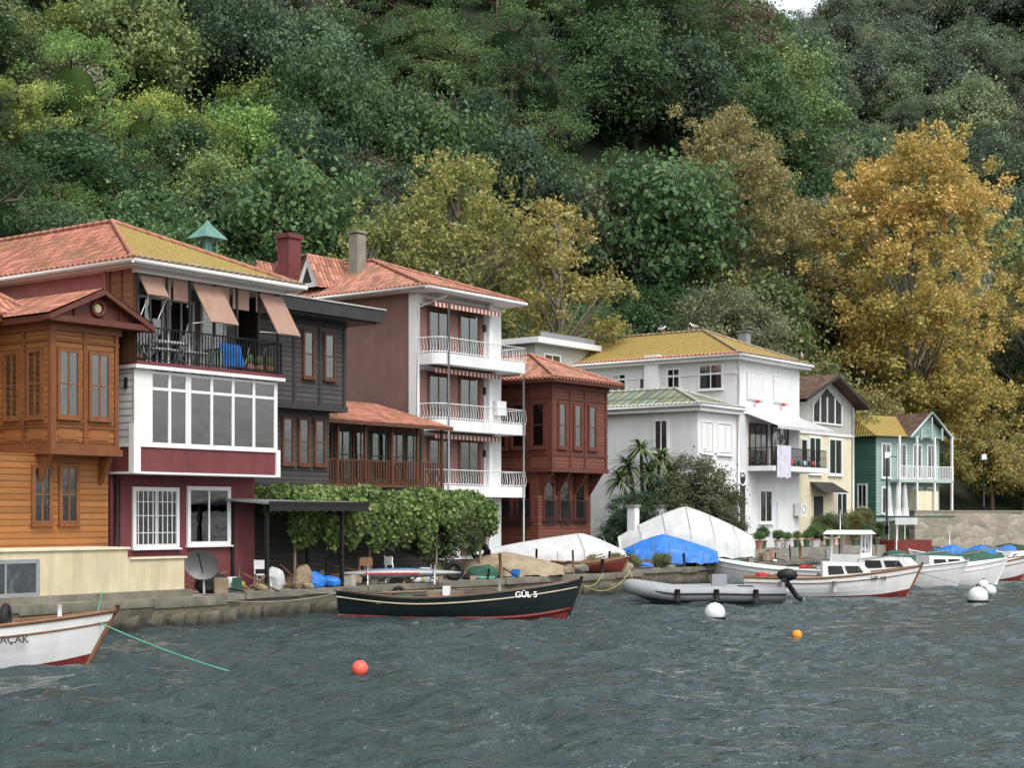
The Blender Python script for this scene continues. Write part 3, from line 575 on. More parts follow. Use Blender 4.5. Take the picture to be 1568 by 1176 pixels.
# ================================================= vegetation
def qsph(n=3):
    V=[];F=[]
    for ax in range(3):
        for sg in(-1,1):
            k=len(V)
            for i in range(n+1):
                for j in range(n+1):
                    p=[0,0,0]; p[ax]=sg; p[(ax+1)%3]=2*i/n-1; p[(ax+2)%3]=2*j/n-1; l=math.sqrt(sum(c*c for c in p)); V.append([c/l for c in p])
            for i in range(n):
                for j in range(n): a=k+i*(n+1)+j; F.append([a,a+1,a+n+2,a+n+1])
    return np.array(V),np.array(F)
QV,QF=qsph()
class T:
    def __init__(s): s.V=[];s.F=[];s.m=[];s.t=[];s.n=0
    def add(s,V,F,mi,t):
        s.V.append(V); s.F.append(np.asarray(F)+s.n); s.n+=len(V); s.m.append(np.full(len(F),mi)); s.t.append(np.broadcast_to(t,(len(F),)))
    def leaves(s,C,N,size,base=.5,spread=.5,w=1.0,asp=.6,rnd=.5):
        n=len(C); 
        if n==0: return
        nn=N*w+RNG.normal(size=(n,3))*rnd; nn/=np.linalg.norm(nn,axis=1)[:,None]+1e-9
        a=np.cross(nn,RNG.normal(size=(n,3))); a/=np.linalg.norm(a,axis=1)[:,None]+1e-9; b=np.cross(nn,a)
        sz=size*RNG.uniform(.6,1.35,(n,1)); A=a*sz*.5; B=b*sz*.5*asp
        V=np.stack([C-A,C-B*1.0+A*.15,C+A,C+B+A*.15],1).reshape(-1,3)
        s.add(V,np.arange(4*n).reshape(-1,4),0,np.clip(base+RNG.uniform(-spread,spread,n),0,1))
    def lobe(s,c,r,size,dens,core=.72,lower=.5,w=1.0,base=None,asp=.6,inner=None,rnd=.5,rin=.6):
        r=np.array(r,float); n=int(dens*4*math.pi*((r[0]*r[1]+r[1]*r[2]+r[0]*r[2])/3))
        d=RNG.normal(size=(n,3)); d/=np.linalg.norm(d,axis=1)[:,None]; d=d[(d[:,2]>-.25)|(RNG.random(n)<lower)]
        ph=RNG.uniform(0,6,3); bumpy=1+.16*np.sin(d[:,[0]]*7+ph[0])*np.sin(d[:,[1]]*7+ph[1])+.12*np.sin(d[:,[2]]*11+ph[2])
        rad=(RNG.uniform(rin,1.06,(len(d),1))+RNG.normal(size=(len(d),1))*.06)*bumpy
        C=np.array(c)+d*rad*r
        if inner is not None:
            ic,ir=inner; k=(((C-ic)/ir)**2).sum(1)>1; C=C[k]; d=d[k]
        b=.5+RNG.uniform(-.25,.25) if base is None else base
        s.leaves(C,d/r*r.min(),size,b,.25,w,asp,rnd)
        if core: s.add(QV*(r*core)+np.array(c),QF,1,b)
    def limb(s,p0,p1,r0,r1,k=6,seg=3,bend=.1):
        p0=np.array(p0,float);p1=np.array(p1,float); L=np.linalg.norm(p1-p0); off=RNG.normal(size=3)*bend*L
        pts=[p0+(p1-p0)*t+off*math.sin(math.pi*t) for t in np.linspace(0,1,seg+1)]
        d=(p1-p0)/L; a=np.cross(d,[0,0,1] if abs(d[2])<.9 else [1,0,0]); a/=np.linalg.norm(a); b=np.cross(d,a)
        V=[];F=[]
        for i,p in enumerate(pts):
            r=r0+(r1-r0)*i/seg
            for j in range(k): w=2*math.pi*j/k; V.append(p+a*r*math.cos(w)+b*r*math.sin(w))
        for i in range(seg):
            for j in range(k): F.append([i*k+j,i*k+(j+1)%k,(i+1)*k+(j+1)%k,(i+1)*k+j])
        s.add(np.array(V),F,2,.5)
    def mesh(s,name,bk='bark'):
        m=np.concatenate(s.m); return npmesh(name,np.concatenate(s.V),np.concatenate(s.F),['leaf','shadecore',bk],m,np.concatenate(s.t),m>0)
def put(name,me,loc,color,scale=1,rot=0,parent=None):
    o=bpy.data.objects.new(name,me); bpy.context.collection.objects.link(o); o.location=loc; o.color=(*color,1)
    o.scale=scale if hasattr(scale,'__len__') else (scale,)*3; o.rotation_euler[2]=rot
    if parent: o.parent=parent
    return o
def broad(name,R=3.2,H=3.4,zc=4.4,nl=38,rl=(.8,1.35),size=.23,dens=30,flat=.85,asp=.65):
    t=T(); c=np.array([0,0,zc]); ir=np.array([R*.62,R*.62,H*.62])
    w=1+.08*np.sin(QV[:,[0]]*5)*np.cos(QV[:,[1]]*6)
    t.add(QV*ir*.78*w+c,QF,1,.5)  # added opaque core, blocks light and reads as shade between the leaves
    for i in range(nl):
        z=1-1.45*(i+.5)/nl; a=i*2.39996+RNG.uniform(-.5,.5); q=math.sqrt(max(0,1-z*z)); k=RNG.uniform(.6,1.05)
        r=RNG.uniform(*rl)*(1 if z>-.1 else .85); p=c+np.array([R*q*math.cos(a),R*q*math.sin(a),H*z])*k
        t.lobe(p,(r*RNG.uniform(.85,1.2),r*RNG.uniform(.85,1.2),r*flat),size,dens,0,.75,inner=(c,ir),asp=asp,rnd=.6,rin=.45)
    n=1600; d=RNG.normal(size=(n,3)); d/=np.linalg.norm(d,axis=1)[:,None]
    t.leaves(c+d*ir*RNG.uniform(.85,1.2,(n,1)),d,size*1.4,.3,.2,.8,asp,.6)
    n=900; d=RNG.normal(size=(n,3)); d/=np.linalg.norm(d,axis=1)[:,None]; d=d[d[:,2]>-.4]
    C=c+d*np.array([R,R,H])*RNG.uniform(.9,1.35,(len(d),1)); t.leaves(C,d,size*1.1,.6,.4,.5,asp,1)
    t.limb((0,0,-1.5),(0,0,zc),.25,.12)
    return t.mesh(name)
def pine(name):
    t=T(); t.limb((0,0,-2),(0,0,7.2),.22,.07,seg=5,bend=.03)
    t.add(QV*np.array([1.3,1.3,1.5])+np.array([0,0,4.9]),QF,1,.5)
    for i in range(36):
        z=RNG.uniform(2.8,7.6); R=3.0*math.sqrt(max(.05,1-((z-4.6)/3.6)**2))*RNG.uniform(.45,1); a=i*2.4+RNG.uniform(-.9,.9)
        p=(R*math.cos(a),R*math.sin(a),z); r=RNG.uniform(.6,1.25)
        t.limb((0,0,z-.8),p,.07,.03,4,2); t.lobe(p,(r*RNG.uniform(.8,1.3),r*.9,r*.5),.2,36,0,.6,w=.5,asp=.3,rnd=.8,rin=.3)
    return t.mesh(name)
def openplane(name,R,H,zc,nl,rl,size,dens,trunk=.5,cone=.0):
    t=T(); c=np.array([0,0,zc]); t.limb((0,0,-1),(0,0,zc-H*.5),trunk,trunk*.75,8,4,.02); t.limb((0,0,zc-H*.5),(0,0,zc+H*.75),trunk*.75,.08,6,5,.04)
    for i in range(nl):
        z=RNG.uniform(-1,1); a=RNG.uniform(0,6.283); k=RNG.uniform(.25,.97)**.45; q=math.sqrt(1-z*z)
        wdt=(1-cone*max(0,z)) 
        p=c+np.array([R*q*wdt*math.cos(a),R*q*wdt*math.sin(a),H*z])*k; r=RNG.uniform(*rl)
        t.limb((0,0,max(zc-H*.6,p[2]-abs(q)*R*.7-1)),p,.11,.03,5,3,.06)
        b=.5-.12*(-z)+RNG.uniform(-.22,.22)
        t.lobe(p,(r*RNG.uniform(.8,1.2),r*RNG.uniform(.8,1.2),r*.65),size,dens,0,.8,w=.7,base=b,rnd=.7,rin=.35)
        for _ in range(4): 
            p2=p+RNG.normal(size=3)*r*.85; t.lobe(p2,(r*.38,)*3,size,dens*1.1,0,.8,w=.5,base=b,rnd=.8,rin=.3)
    return t.mesh(name,'palebark')
BR=[broad('crown_a'),broad('crown_b',3.6,2.9,4.0,44),broad('crown_c',2.8,3.8,4.8,36,(.7,1.2)),broad('crown_fine',3.2,3.2,4.4,60,(.5,.95),.18,42),broad('crown_d',3.4,3.0,4.2,30,(.9,1.6),.26,24)]
PN=[pine('pine_a'),pine('pine_b')]
GREENS=[(.045,.088,.032),(.06,.108,.036),(.08,.132,.04),(.052,.09,.047),(.105,.15,.045),(.15,.185,.048),(.105,.12,.07),(.15,.16,.105)]
WT=[.22,.21,.18,.15,.11,.07,.08,.06]
HERO=[(30,118,9),(17.8,125,8),(-3.4,86,4.5),(1.9,88,4.5),(15,106,4.5),(42,124,7),(25,122,6)]
fe=bpy.data.objects.new('hillside_forest',None); bpy.context.collection.objects.link(fe); cnt=0
Y=52.
while Y<430:
    st=3.9 if Y<110 else (5.0 if Y<200 else 6.8)
    x=-.36*Y-8
    while x<.36*Y+14:
        px=x+random.uniform(-.5,.5)*st; py=Y+random.uniform(-.5,.5)*st; x+=st
        s_=.6*px+.8*py; n_=.8*px-.6*py; q=n0(s_)-n_
        lim=20 if s_<90 else 17
        if q<lim: continue
        if any((px-a)**2+(py-b)**2<r*r for a,b,r in HERO): continue
        if 60<s_<90 and q<21: continue
        z=hmap(px,py)
        if z>3+.36*py+6: continue
        hid=False
        for f in(.5,.6,.7,.8,.9):
            if (hmap(px*f,py*f)+3-3)/f>z+13+ (py*.05): hid=True;break
        if hid: continue
        big=.82 if py<110 else (1.1 if py<200 else 1.5)
        k=big*random.choice((.7,.85,1.0,1.15,1.35))*random.uniform(.9,1.1)
        ci=random.choices(range(8),WT)[0]; col=GREENS[ci]
        patch=math.sin(px*.07+1.3)*math.sin(py*.05+.4)
        ispine=(patch>.15 and random.random()<.6) or random.random()<.1
        if ispine: me=random.choice(PN); col=random.choice([(.042,.08,.032),(.056,.10,.037),(.08,.132,.042)]); 
        else: me=random.choice(BR)
        if px<-12 and py<130 and random.random()<.28: col=random.choice([(.14,.21,.037),(.19,.24,.047),(.11,.185,.042)])
        if q<24 and random.random()<.3 and s_>66: col=random.choice([(.20,.18,.04),(.17,.145,.05),(.13,.16,.05)])
        if random.random()<.015: col=(.13,.10,.065)
        v=random.uniform(.7,1.35); col=tuple(c*v for c in col)
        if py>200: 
            h=min(.5,(py-150)/430); col=tuple(c*(1-h)+d*h for c,d in zip(col,(.15,.175,.15)))  # distance haze mixed into the colour of far trees
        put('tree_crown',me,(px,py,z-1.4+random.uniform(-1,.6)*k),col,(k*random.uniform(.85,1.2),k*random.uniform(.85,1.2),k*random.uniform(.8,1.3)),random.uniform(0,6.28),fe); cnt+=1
    Y+=st*.9
print('forest',cnt)
big=openplane('plane_tree_mesh',8.0,13.0,19.0,125,(1.1,2.0),.3,14,.5,.25)
put('golden_plane_tree',big,(30.2,118,0.5),(.33,.255,.06))
big2=openplane('plane_tree_mesh_b',6.6,10.5,25.0,95,(1.1,1.9),.28,15,.45,.2)
put('olive_plane_tree',big2,(17.8,125,.0),(.20,.18,.065))
put('golden_plane_tree',openplane('plane_tree_mesh_c',6.,8.5,15,70,(1.1,1.8),.3,14,.4,.2),(43,126,2),(.24,.205,.06))
put('yellowing_tree',openplane('yellow_tree_mesh',4.2,6.0,15.5,54,(.8,1.4),.24,15,.3,.2),(-3.0,86,1.5),(.20,.205,.055))
put('yellowing_tree',openplane('yellow_tree_mesh_b',3.9,5.6,14.5,48,(.8,1.3),.24,14,.3,.2),(2.6,87,1.0),(.235,.205,.055))
put('yellowing_tree',openplane('yellow_tree_mesh_c',3.0,4.2,13.,34,(.7,1.2),.23,14,.25,.1),(-7.6,84,1.5),(.15,.175,.05))
put('rounded_olive_tree',broad('olive_mesh',3.9,3.8,4.2,74,(.6,1.1),.2,34),(14.8,106,10.5),(.12,.135,.068))
put('rounded_olive_tree',BR[3],(24.5,121,12),(.14,.135,.06),1.4)
for (x,y,z,k,c) in ((4,92,5,1.0,(.17,.16,.045)),(7,94,5,1.0,(.12,.145,.045)),(10.5,99,5,1.1,(.06,.10,.045)),(20,104,4,1.1,(.13,.14,.045)),(34,112,2.5,.9,(.21,.18,.045)),(38,116,2.5,.9,(.18,.165,.045)),(41,117,2.5,1,(.21,.18,.045)),(25,110,3.5,1,(.17,.15,.05))):
    put('small_tree',random.choice(BR),(x,y,z),c,k,random.random()*6)
for (x,y,z,k,c) in ((6.9,74.5,1.2,.5,(.05,.08,.04)),(8.7,74.3,1.2,.62,(.085,.10,.05)),(5.6,73,1.0,.42,(.032,.068,.035)),(4.9,72.5,.9,.3,(.04,.07,.04)),(-2.6,56,.6,.42,(.07,.10,.045)),(9.6,73.4,1.,.4,(.085,.09,.05))):
    put('garden_shrub',BR[3],(x,y,z-.3),c,k,random.random()*6)
t=T()
def vine(C,rx,ry,rz,n,size=.17,b=.5):
    d=RNG.normal(size=(n,3)); d/=np.linalg.norm(d,axis=1)[:,None]; r=RNG.uniform(.6,1.1,(n,1)); t.leaves(np.array(C)+d*r*np.array([rx,ry,rz]),d,size,b,.4,.9,.8,.7)
for i in range(80):
    x=random.uniform(.3,10.0); y=random.uniform(-.4,2.0); vine((x,y,3.5+random.uniform(-.15,.25)),.65,.6,.3,520,b=random.uniform(.3,.65))
for i in range(70):
    x=random.uniform(.2,10.2); h=random.uniform(.35,1.5); vine((x,-.6+random.uniform(-.3,.15),3.45-h*.5),.4,.26,h*.65,330,b=random.uniform(.3,.65))
for i in range(14): vine((random.uniform(9.8,10.5),random.uniform(-.5,2),2.9),.3,.4,.8,260)
pe=G('vine_pergola',(*sn(35.0,-35.6),0),ROT)
for x in(.5,4,7.5,10.0):
    for y in(-.4,2): pe.tube('post','plank',[(x,y,.5),(x,y,3.3)],.05)
for y in(-.4,2): pe.tube('beam','plank',[(0,y,3.28),(10.3,y,3.28)],.05)
pe.done(); put('vine_leaves',t.mesh('vine_leaves'),(0,0,0),(.11,.165,.042),1,0,pe.e)
g=G('cordyline_palm_tree',(6.3,75.2,1.0))
heads=[((-.1,0,5.2)),((.9,.2,4.8)),((-.7,.3,4.4)),((.3,-.3,4.1)),((1.4,-.2,4.1)),((-1.1,-.2,3.7))]
for hd in heads:
    g.tube('trunk','bark',[(0,0,0),(hd[0]*.4,hd[1]*.4,hd[2]*.5),hd],.14,6,.08)
    for i in range(90):
        a=random.uniform(0,6.283); el=random.uniform(-.4,1.4); L=random.uniform(.8,1.25); pts=[]
        for j in range(5):
            tt=j/4; pts.append((hd[0]+math.cos(a)*L*tt*math.cos(el*.8),hd[1]+math.sin(a)*L*tt*math.cos(el*.8),hd[2]+L*(math.sin(el)*tt-.55*tt*tt)))
        w=.055; sx,sy=-math.sin(a)*w,math.cos(a)*w; V=[];F=[]
        for j,p in enumerate(pts): q=1-(j/4)**3*.95; V+=[(p[0]-sx*q,p[1]-sy*q,p[2]),(p[0]+sx*q,p[1]+sy*q,p[2]+.01)]
        for j in range(4): F.append((2*j,2*j+1,2*j+3,2*j+2))
        g.add('fronds','palmleaf',V,F)
g.done()

# ================================================= boats
def hull(g,L,B,keel,zm,zb,zs,bands,stern=.7,rake=.5,deck='boatwood',deckz=None,n=22,rim='boatwood',open_=True):
    K=8
    def prof(t):
        f=stern+(1-stern)*math.sin(min(1,t/.45)*math.pi/2) if t<.45 else max(0,1-((t-.45)/.55)**2.4)
        sh=zm+(zb-zm)*max(0,(t-.35)/.65)**1.8+(zs-zm)*max(0,(.35-t)/.35)**1.8
        kz=-keel*(1-max(0,(t-.75)/.25)**2*.6)
        return B/2*max(f,.015),sh,kz
    st=[]
    for i in range(n+1):
        t=i/n; hb,sh,kz=prof(t); x=-L/2+L*t
        row=[]
        for k in range(K+1):
            v=k/K; a=v*math.pi/2; y=hb*math.sin(a)**.75; z=kz+(sh-kz)*(1-math.cos(a))**.85
            row.append((x+rake*(z-kz)/(zb+keel)*max(0,(t-.5)/.5)**1.5-rake*.25*max(0,.12-t)/.12*(z-kz)/(zb+keel),y,z))
        st.append(row)
    def at(i,z):
        r=st[i]
        for k in range(K):
            if r[k][2]<=z<=r[k+1][2]:
                f=(z-r[k][2])/max(1e-6,r[k+1][2]-r[k][2]); return (r[k][0]+(r[k+1][0]-r[k][0])*f, r[k][1]+(r[k+1][1]-r[k][1])*f)
        return (r[K][0],r[K][1])
    for side in(1,-1):
        for k in range(K):
            V=[];F=[]
            for i in range(n+1): a,b=st[i][k],st[i][k+1]; V+=[(a[0],a[1]*side,a[2]),(b[0],b[1]*side,b[2])]
            for i in range(n): F.append((2*i,2*i+1,2*i+3,2*i+2) if side<0 else (2*i,2*i+2,2*i+3,2*i+1))
            g.add('hull_strakes',bands[k],V,F,smooth=True)
        V=[];F=[]
        dz=deckz
        for i in range(n+1):
            a=st[i][K]; zz=(a[2]-.28) if dz is None else min(dz,a[2]-.1)
            if i>n-5: zz=max(zz,a[2]-.1)
            xm,ym=at(i,(zz+a[2])/2); xd,yd=at(i,zz)
            V+=[(a[0],max(0,a[1]-.03)*side,a[2]+.005),(xm,max(0,ym-.07)*side,(zz+a[2])/2),(xd,max(0,yd-.08)*side,zz),(xd,0,zz+.015)]
        for i in range(n):
            for q in(0,1,2): F.append((4*i+q,4*i+q+1,4*i+q+5,4*i+q+4))
        g.add('inner_and_deck',deck,V,F)
        g.tube('gunwale',rim,[(st[i][K][0],st[i][K][1]*side,st[i][K][2]+.01) for i in range(n+1)],.045,6)
        g.tube('rub_strake',rim,[(st[i][K-1][0],st[i][K-1][1]*side*1.01,st[i][K-1][2]) for i in range(n+1)],.02,5)
    r=st[0]; V=[(p[0],p[1],p[2]) for p in r]+[(p[0],-p[1],p[2]) for p in reversed(r)]; g.add('transom',bands[6],V,[tuple(range(len(V)))])
    r=st[n]; g.tube('stem_post',rim,[(p[0]+.02,0,p[2]) for p in r[2:]]+[(r[-1][0]+.05,0,r[-1][2]+.12)],.05,6)
    return st
def label(g,txt,loc,size,mat,rot=(90,0,0)):
    c=bpy.data.curves.new('boat_name','FONT'); c.body=txt; c.size=size; c.extrude=.004; c.offset=.003; c.materials.append(M[mat])
    o=bpy.data.objects.new('name_lettering',c); bpy.context.collection.objects.link(o); o.location=loc; o.rotation_euler=[math.radians(a) for a in rot]; o.parent=g.e
def thwarts(g,xs,w,z,mat='boatwood'):
    for x in xs: g.box('thwart',mat,x-.14,x+.14,-w,w,z,z+.05)
g=G('dark_fishing_boat',(-1.75,46.2),-9)
st=hull(g,6.7,1.9,.35,.58,1.12,.78,['hullred']*4+['hulldark']*4,.35,.5,'boatwood',rim='hulldark',deckz=.3)
thwarts(g,(-2.0,-1,.1,1.2),.72,.42)
g.tube('waterline_stripe','hullred',[(st[i][4][0],-st[i][4][1]*1.01-.01,max(st[i][4][2],.04)) for i in range(23)],.05,6)
g.tube('cream_stripe','cream',[(st[i][7][0],-st[i][7][1]*1.02-.01,st[i][7][2]+.02) for i in range(23)],.022,5); g.tube('gunwale_cap','boatwood',[(st[i][8][0],-st[i][8][1]*.97,st[i][8][2]+.05) for i in range(23)],.03,5)
g.box('engine_box','plank',-.7,.3,-.35,.35,.3,.78)
g.tube('mooring_bitt','frame',[(1.4,0,.4),(1.4,0,1.0)],.05); g.box('cleaning_rag','frame',-.2,.0,-.5,-.3,.6,.95); g.tube('oars','plank',[(-2.2,.4,.7),(1.2,.6,.85)],.035)
for x in(-1.8,-.4): g.torus('fender_tyre','rubber',(x,.75,.65),.18,.06,'y')
g.torus('coil','yellowrope',(-1.4,-.2,.5),.2,.05); g.ball('net_heap','greencloth',(-1.5,.2,.5),(.4,.3,.2),8)
label(g,'GÜL 5',(2.0,-.86,.66),.24,'frame',(76,0,19))
g.done()
g=G('white_wooden_boat',(-11.6,30.6),6)
hull(g,6.2,1.9,.4,.72,1.12,.8,['hullred','hullred','hullred','hullred','hullwhite','hullwhite','hullwhite','hullwhite'],.6,.8,'hullwhite',rim='boatwood',deckz=.45)
thwarts(g,(-2,-.8,.5),.75,.5,'hullwhite'); g.torus('tyre','rubber',(1.7,-.15,1.0),.22,.08,'x'); g.tube('bitt','frame',[(2.7,0,.8),(2.7,0,1.25)],.045); g.box('bag','greymetal',1.0,1.5,-.3,.3,.8,1.1)
label(g,'KAÇAK',(1.62,-.92,.56),.2,'black',(78,0,21))
g.done()
g=G('grey_inflatable_boat',(6.7,53.4),176)
pts=[]
for i in range(13):
    a=-math.pi/2+math.pi*i/12; pts.append((1.2+1.5*math.cos(a),.85*math.sin(a),.38+.22*math.cos(a)))
pts=[(-2.5,-.85,.38),(-1.2,-.88,.38),(0,-.88,.4)]+pts+[(0,.88,.4),(-1.2,.88,.38),(-2.5,.85,.38)]
g.tube('buoyancy_tube','ribgrey',pts,.25,12); g.tube('rub_rail','rubber',[(p[0]*1.0,p[1]*1.3,p[2]) for p in pts],.03)
V=[(-2.5,-.7,.1),(-2.5,0,-.25),(-2.5,.7,.1),(1.2,-.7,.15),(1.2,0,-.25),(1.2,.7,.15),(2.5,0,.3)]
g.add('rigid_hull','greymetal',V,[(0,1,4,3),(1,2,5,4),(3,4,6),(4,5,6),(0,3,6,5,2)]); g.box('transom','greymetal',-2.5,-2.4,-.65,.65,.0,.75)
g.box('console','ribgrey',-.6,-.1,-.35,.35,.2,1.0); g.box('seat','rubber',-1.5,-1.0,-.4,.4,.2,.62)
g.tube('outboard_leg','black',[(-2.6,0,.8),(-2.95,0,.3),(-3.15,0,.15)],.09,8); g.ball('outboard_cowl','black',(-2.65,0,1.0),(.36,.2,.22),12); g.box('outboard_clamp','black',-2.62,-2.45,-.18,.18,.55,.9)
for r in range(3): a=r*2.09; g.tube('propeller_blade','greymetal',[(-3.2,0,.12),(-3.22,.14*math.cos(a),.12+.14*math.sin(a))],.035,5)
for x in(-1.5,-.2,1.1): g.tube('fender','rubber',[(x,1.15,.55),(x,1.17,.15)],.09,8)
g.done()
def motorboat(name,loc,rot,L=6,cab=True,stripe='hullred',cover=None,txt=None,scale=1.0,wheel=True):
    g=G(name,loc,rot)
    hull(g,L,L*.34,.35,.68,1.15,.72,[stripe]*4+['hullwhite']*4,.75,.7,'hullwhite',rim='boatwood' if stripe=='hullred' else 'hullwhite',deckz=.4)
    if cab:
        x0,x1=-L*.02,L*.27; w=L*.13
        V=[(x0,-w,.55),(x1+.25,-w*.75,.75),(x1+.25,w*.75,.75),(x0,w,.55),(x0,-w*.9,1.3),(x1-.25,-w*.65,1.25),(x1-.25,w*.65,1.25),(x0,w*.9,1.3)]
        g.add('trunk_cabin','hullwhite',V,[(0,1,5,4),(1,2,6,5),(2,3,7,6),(3,0,4,7),(4,5,6,7)])
        for sg in(-1,1):
            for a,b in((.12,.45),(.52,.85)):
                def P(u,v): 
                    lo=Vector(V[0] if sg<0 else V[3]).lerp(Vector(V[1] if sg<0 else V[2]),u); hi=Vector(V[4] if sg<0 else V[7]).lerp(Vector(V[5] if sg<0 else V[6]),u); p=lo.lerp(hi,v); return (p.x,p.y+sg*.012,p.z)
                g.add('cabin_windows','black',[P(a,.35),P(b,.35),P(b,.8),P(a,.8)],[(0,1,2,3)])
        if wheel:
            xa,xb=-L*.2,-L*.02; zt=2.25
            for x in(xa,xb):
                for y in(-w*.85,w*.85): g.tube('wheelhouse_posts','hullwhite',[(x,y,.5),(x+.06,y*.95,zt)],.06)
            g.box('wheelhouse_front','hullwhite',xb-.04,xb+.04,-w*.85,w*.85,.5,1.45); g.box('wheelhouse_side','hullwhite',xa,xb,-w*.88,-w*.84,.5,1.4); g.box('wheelhouse_side','hullwhite',xa,xb,w*.84,w*.88,.5,1.4)
            g.box('windscreen','glass',xb,xb+.01,-w*.8,w*.8,1.45,zt-.05); g.box('windscreen_post','hullwhite',xb-.02,xb+.03,-.03,.03,1.45,zt)
            V=[(xa-.3,-w,zt-.02),(xb+.25,-w,zt-.02),(xb+.25,w,zt-.02),(xa-.3,w,zt-.02),(xa-.2,-w*.7,zt+.15),(xb+.1,-w*.7,zt+.15),(xb+.1,w*.7,zt+.15),(xa-.2,w*.7,zt+.15)]
            g.add('wheelhouse_roof','hullwhite',V,[(3,2,1,0),(0,1,5,4),(1,2,6,5),(2,3,7,6),(3,0,4,7),(4,5,6,7)])
            g.tube('mast','frame',[(xa+.2,0,zt+.1),(xa+.2,0,zt+1)],.02)
        g.tube('bow_rail','greymetal',[(L*.2,-L*.14,1.0),(L*.22,-L*.13,1.35),(L*.5,-.1,1.6),(L*.5,.1,1.6),(L*.22,L*.13,1.35),(L*.2,L*.14,1.0)],.018,5)
    if cover:
        n=14; V=[];F=[]
        for i in range(n+1):
            x=-L*.48+L*.85*i/n; hw=L*.17*math.sin(math.pi*min(.96,.25+.6*i/n)); zr=1.35+.12*math.sin(i*1.3)
            for y,z in((-hw,.62),(-hw*1.02,.85),(-hw*.45,zr-.12),(0,zr),(hw*.45,zr-.12),(hw*1.02,.85),(hw,.62)): V.append((x,y,z))
        for i in range(n):
            for j in range(6): F.append((i*7+j,(i+1)*7+j,(i+1)*7+j+1,i*7+j+1))
        F+= [tuple(range(7)),tuple(n*7+j for j in range(6,-1,-1))]
        g.add('cover',cover,V,F)
    for x in(-L*.25,L*.05): g.tube('fender','ribgrey',[(x,-L*.18,.6),(x,-L*.185,.2)],.08,8)
    if txt: label(g,txt,(L*.28,-L*.145,.62),.24,'black',(78,0,19))
    g.box('engine_box','boatwood',-L*.36,-L*.24,-.3,.3,.4,.8)
    for i in range(4): rx=random.uniform(-.42,-.22)*L; g.ball('deck_gear',random.choice(['greymetal','redcloth','rope','bluetarp']),(rx,random.uniform(-.5,.5),.75),(random.uniform(.1,.25),.15,.15),8)
    return g.done()
motorboat('white_cabin_boat',(11.7,58.6),-8,5.8,True,'hullred',None,'HF 10',wheel=False)
motorboat('white_cabin_boat',(15.0,66),-28,7.0,True,'hullwhite',None)
motorboat('white_motorboat',(17.8,67.5),8,6.2,True,'hullwhite',None,wheel=False)
motorboat('covered_motorboat',(20.2,72),12,6.8,False,'hullred','greencloth')
motorboat('white_motorboat',(11.6,68.5),150,5.6,False,'hullwhite',None)
motorboat('blue_motorboat',(25.5,77),185,5.2,True,'hullblue',None,wheel=False)
motorboat('white_motorboat',(28.5,80),160,6,True,'hullblue',None)
motorboat('white_motorboat',(24.5,84),170,5,False,'hullwhite','bluetarp')
def tarped(name,loc,rot,L,W,H,mat,sand=False,pk=.5):
    g=G(name,loc,rot); n=44;m=28;V=[];F=[]
    for i in range(n+1):
        u=i/n; env=math.sin(math.pi*(.05+.9*u))**.55; d=abs(u-pk)/(pk if u<pk else 1-pk); rz=H*(.42+.58*(1-d**1.25))
        for j in range(m+1):
            v=j/m*2-1; a=abs(v)
            if a<.75: z=rz*(1-.5*(a/.75)**1.1); y=v/.75*W/2*env
            else: f=(a-.75)/.25; z=rz*.5*(1-f)+.06*f; y=math.copysign(W/2*env+.12*f,v)
            fold=.05*math.sin(u*26+v*4)*a+.03*math.sin(u*57-v*9)*a+.025*math.sin(v*11+u*8); z+=fold*.8; y+=math.copysign(fold*.9,v)*(a>.3)
            V.append((-L/2+L*u,y,max(z,.02)))
    for i in range(n):
        for j in range(m): F.append((i*(m+1)+j,(i+1)*(m+1)+j,(i+1)*(m+1)+j+1,i*(m+1)+j+1))
    F+=[tuple(range(m,-1,-1)),tuple(n*(m+1)+j for j in range(m+1))]
    g.add('tarpaulin',mat,V,F,smooth=True)
    if not sand:
        for u in np.linspace(-.35,.35,5):
            d=abs(u+.5-pk)/.5; rz=H*(.42+.58*(1-d**1.25)); g.tube('lashing','rope',[(u*L,-W*.55,.1),(u*L,-W*.54,rz*.5),(u*L,0,rz*1.03)],.012,4)
        for x in(-L*.3,0,L*.3): g.box('keel_block','plank',x-.15,x+.15,-W*.3,W*.3,-.25,.05)
    return g
tarped('tarp_covered_boat',(7.9,71.4,1.05),4,6.2,2.6,2.4,'tarp').done()
tarped('blue_tarp_covered_dinghy',(6.9,69.3,.85),3,4.4,1.3,1.35,'bluetarp',pk=.45).done()
tarped('tarp_covered_boat',(1.6,64.5,.95),14,6.4,2.0,1.35,'tarp',pk=.7).done()
tarped('sand_heap',(-.2,57.6,.75),6,4.2,1.6,.95,'sand',sand=True).done()
g=G('red_dinghy',(3.0,61.2,.78),20); hull(g,2.8,1.1,.0,.4,.6,.45,['hullred']*8,.6,.3,'boatwood',deckz=.2); g.done()
g=G('kayak_on_rack',(-3.7,51.6,.40),12)
for x in(-1.1,1.1):
    g.tube('rack','frame',[(x,-.4,.36),(x,-.4,1.0)],.025); g.tube('rack','frame',[(x,.4,.36),(x,.4,1.0)],.025); g.tube('rack','frame',[(x,-.45,.55),(x,.45,.55)],.025)
